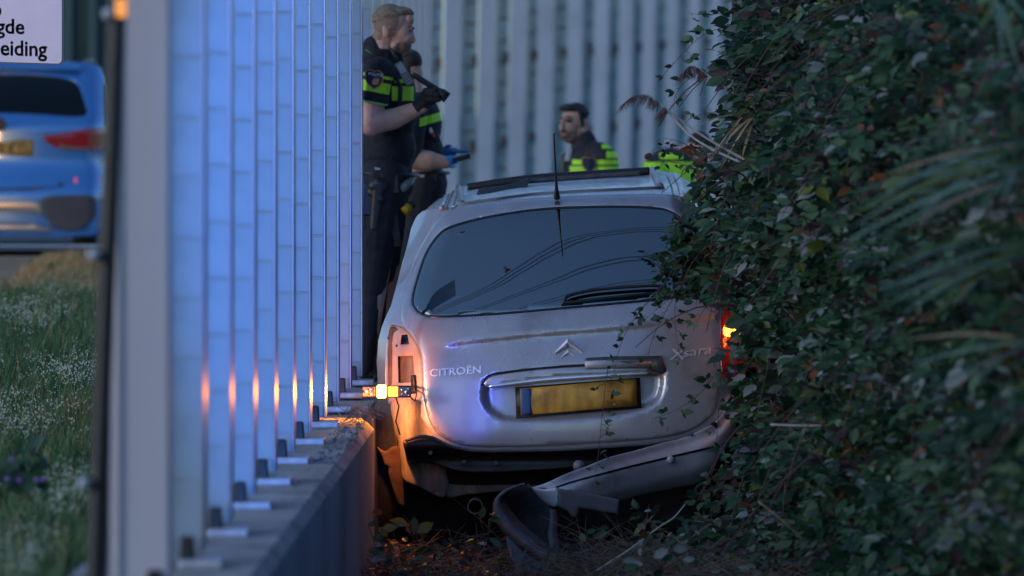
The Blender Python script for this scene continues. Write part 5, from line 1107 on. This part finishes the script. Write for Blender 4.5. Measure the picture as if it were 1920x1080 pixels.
def sapling(label, base, Z, leaves, seed, m_=(0, 4, 6)):
    r = np.random.default_rng(seed); root = thing('seedling', P(base[0], base[1], Z), label, 'plant')
    for (x, y, s_, mi) in leaves:
        bm = bmesh.new(); a, b = P(base[0], base[1], Z), P(x, y, Z - .02); tube(bm, [a, (a + b) / 2 + Vector((0, 0, .02)), b], .0022, 5); bobj('stem', bm, M['stem'], root, True)
        fr = frames(r.normal(0, .25, (1, 3)) + np.array([[0, -.9, .4]]), np.array([r.uniform(.3, 2.8)])); put_leaf(np.array(b), fr[0], s_, mi, root)
sapling('seedling with broad yellowish leaves in the dark under the car', (782, 1040), 25.3, [(765, 985, .085, 6), (782, 998, .09, 2), (776, 1000, .08, 0), (768, 1000, .05, 4)], 1)
sapling('leafy seedling lit orange at the foot of the concrete wall', (712, 1060), 24.8, [(716, 992, .07, 6), (698, 960, .06, 4), (690, 985, .05, 0), (726, 1005, .06, 6), (700, 1010, .055, 0), (684, 1030, .06, 0), (735, 1030, .06, 4), (712, 1035, .06, 2), (722, 1050, .055, 0)], 2)
sapling('two thin seedlings beside the bent bumper corner', (912, 1035), 25.2, [(900, 972, .06, 0), (918, 972, .05, 0), (924, 965, .045, 0)], 3)
sapling('small seedling growing beyond the bumper corner', (1108, 1050), 25.3, [(1100, 1000, .05, 0), (1118, 1008, .06, 0), (1098, 1016, .055, 2), (1124, 990, .045, 0)], 4)
sapling('low pale leaved plant in the straw at the bottom edge', (1240, 1075), 22.5, [(1225, 1046, .07, 3), (1262, 1030, .06, 3), (1240, 1050, .06, 0), (1205, 1060, .06, 3), (1280, 1050, .05, 3), (1170, 1068, .06, 0), (1190, 1050, .05, 3)], 5)
def twig(name, label, pts, Z, rad, m, cat='twig'):
    bm = bmesh.new(); q = catmull(pts, 10, False); tube(bm, [P(x, y, Z) for x, y in q], [rad * (1 - .5 * i / len(q)) for i in range(len(q))], 6); tag(bobj(name, bm, m, None, True), label, cat)
twig('dry_twig', 'long pale dry stalk lying diagonally beside the torn bumper', [(1118, 1070), (1180, 1030), (1240, 985), (1262, 972), (1285, 945)], 24.6, .004, M['reed'])
twig('dry_twig', 'straight pale stalk across the dark lower brambles', [(1445, 796), (1500, 798), (1555, 797)], 23.2, .005, M['reed'])
twig('dry_twig', 'slanting brown stalk above the straw at lower right', [(1422, 940), (1460, 970), (1500, 1005)], 23.0, .005, M['straw'])
twig('dry_twig', 'dark leaning twig among the litter by the bumper corner', [(928, 1040), (940, 1062), (950, 1085)], 24.8, .004, M['stem'])

# grit, shards and straw on the wall top
bm = bmesh.new(); r = np.random.default_rng(9)
for i in range(110):
    Z = r.uniform(20, 29.5); xl = r.uniform(-1.19, -1.06) if r.uniform() < .8 else r.uniform(-1.3, -1.06); s_ = r.uniform(.002, .006); box(bm, (fx(xl, Z), Z, s_ * .4), (s_ * 1.6, s_ * 2, s_), Matrix.Rotation(r.uniform(0, 3), 3, 'Z'))
for i in range(140):
    Z = r.uniform(22.6, 25.2); xl = r.uniform(-1.18, -1.07); s_ = r.uniform(.0025, .008); box(bm, (fx(xl, Z), Z, s_ * .5), (s_ * 2, s_ * 1.6, s_ * .8), Matrix.Rotation(r.uniform(0, 3), 3, 'Z') @ Matrix.Rotation(r.normal(0, .4), 3, 'X'))
tag(bobj('wall_debris', bm, M['gravel'], None), kind='stuff')
straw_field('wall_straw', 70, (-1.17, -1.05), (24.9, 25.65), 14, [M['straw']], L=(.04, .13), zf=lambda x, z: 0.0, rad=.0018, up=.12)

# ------------------------------------------------------------------ grass of the verge
def grass(name, n, xr, zr, seed, mats, p, h, wd=.004, zoff=0):
    r = np.random.default_rng(seed); Z = r.uniform(zr[0] ** .5, zr[1] ** .5, n) ** 2; xl = r.uniform(*xr, n) - (Z - 17) * .03
    clump = .6 + .6 * (np.sin(xl * 9 + Z * 2.1) * np.sin(Z * 3.7 - xl * 5) * .5 + .5)
    z0 = np.array([ground_z(min(a, -1.76), b) for a, b in zip(xl, Z)]); H = r.uniform(.5, 1.1, n) * h * clump
    az = r.uniform(0, 6.28, n); ln = r.uniform(.15, .75, n)
    T = np.array([(-1, 0, 0), (1, 0, 0), (-.7, .35, .55), (.7, .35, .55), (0, 1, 1)], float); FA = np.array([(0, 1, 3), (0, 3, 2), (2, 3, 4)])
    ca, sa = np.cos(az), np.sin(az)
    V = np.zeros((n, 5, 3)); a = T[None, :, 0] * wd; b = T[None, :, 1] ** 1.6 * (ln * H)[:, None]
    V[:, :, 0] = (xl + FS * Z)[:, None] + a * ca[:, None] - b * sa[:, None]; V[:, :, 1] = Z[:, None] + a * sa[:, None] + b * ca[:, None]; V[:, :, 2] = z0[:, None] + T[None, :, 2] * H[:, None] * (1 - .25 * ln[:, None])
    me = bpy.data.meshes.new(name); me.vertices.add(n * 5); me.vertices.foreach_set('co', V.reshape(-1).astype(np.float32)); Fv = (FA[None] + (np.arange(n) * 5)[:, None, None]).reshape(-1)
    me.loops.add(len(Fv)); me.loops.foreach_set('vertex_index', Fv.astype(np.int32)); me.polygons.add(n * 3); me.polygons.foreach_set('loop_start', (np.arange(n * 3) * 3).astype(np.int32)); me.polygons.foreach_set('material_index', np.repeat(r.choice(len(mats), n, p=p), 3).astype(np.int32)); me.update(calc_edges=True)
    return tag(link(name, me, mats), kind='stuff')
grass('verge_grass', 46000, (-3.4, -1.72), (16.5, 34.5), 31, GRASS, [.50, .42, .08], .17, .0035)
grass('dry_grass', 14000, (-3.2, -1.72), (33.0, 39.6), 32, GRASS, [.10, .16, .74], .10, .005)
r = np.random.default_rng(41); bm = bmesh.new()
n = 6500; Z = r.uniform(17.0, 33.5, n); xl = r.uniform(-3.0, -1.75, n) - (Z - 17) * .03
for a, b in zip(xl, Z):
    cl = math.sin(a * 4.3 + b * .9) * math.sin(b * 1.25 - a * 2) + r.normal(0, .33)
    if cl < .35: continue
    c = Vector((fx(a, b), b, ground_z(min(a, -1.76), b) + r.uniform(.10, .22))); s_ = r.uniform(.0018, .0042)
    for q in range(3):
        d = c + Vector((r.normal(0, .012), r.normal(0, .012), r.normal(0, .015))); v = [bm.verts.new(d + Vector((math.cos(t) * s_, .3 * math.sin(t) * s_, math.sin(t) * s_))) for t in np.linspace(0, 6.28, 6)[:-1]]; bm.faces.new(v)
tag(bobj('white_flowers', bm, M['flower'], None), kind='stuff')
th_ = thing('thistle', P(55, 905, 19.5), 'dark leafy weed with purple flowers in the grass', 'plant')
bm = bmesh.new(); tube(bm, [P(55, 940, 19.5), P(55, 900, 19.5), P(57, 845, 19.5)], .004, 6); bobj('stem', bm, M['stem'], th_, True)
for i in range(12):
    fr = frames(r.normal(0, .4, (1, 3)) + np.array([[0, -.5, .8]]), np.array([r.uniform(0, 6.28)])); put_leaf(np.array(P(55 + r.normal(0, 10), 880 + r.normal(0, 16), 19.45)), fr[0], r.uniform(.07, .12), int(r.choice([0, 1])), th_)
for x, y in ((22, 862), (37, 901), (69, 900), (82, 899), (14, 898)):
    bm = bmesh.new(); bmesh.ops.create_icosphere(bm, subdivisions=2, radius=.008, matrix=Matrix.Translation(P(x, y, 19.4))); tube(bm, [P(x, y, 19.4), P(55, 920, 19.5)], .0012, 4); bobj('flower', bm, [M['purple']], th_, True)

# overhead cables above the ditch; they show as dark lines mirrored in the rear window
for k, (y0, h_) in enumerate(((24.3, 7.2), (24.42, 7.2), (24.52, 7.25), (25.1, 7.2), (25.2, 7.2), (25.7, 7.3), (25.78, 7.3), (26.3, 7.2), (26.38, 7.2), (26.46, 7.25))):
    bm = bmesh.new(); tube(bm, [(x, y0 + .42 * x, h_ + .0016 * x * x) for x in np.linspace(-14, 14, 15)], .009, 6)
    tag(bobj('overhead_cable', bm, M['black'], None, True), 'dark cable passing overhead and mirrored as a thin line in the rear window', 'cable', 'overhead cables mirrored in the rear window')
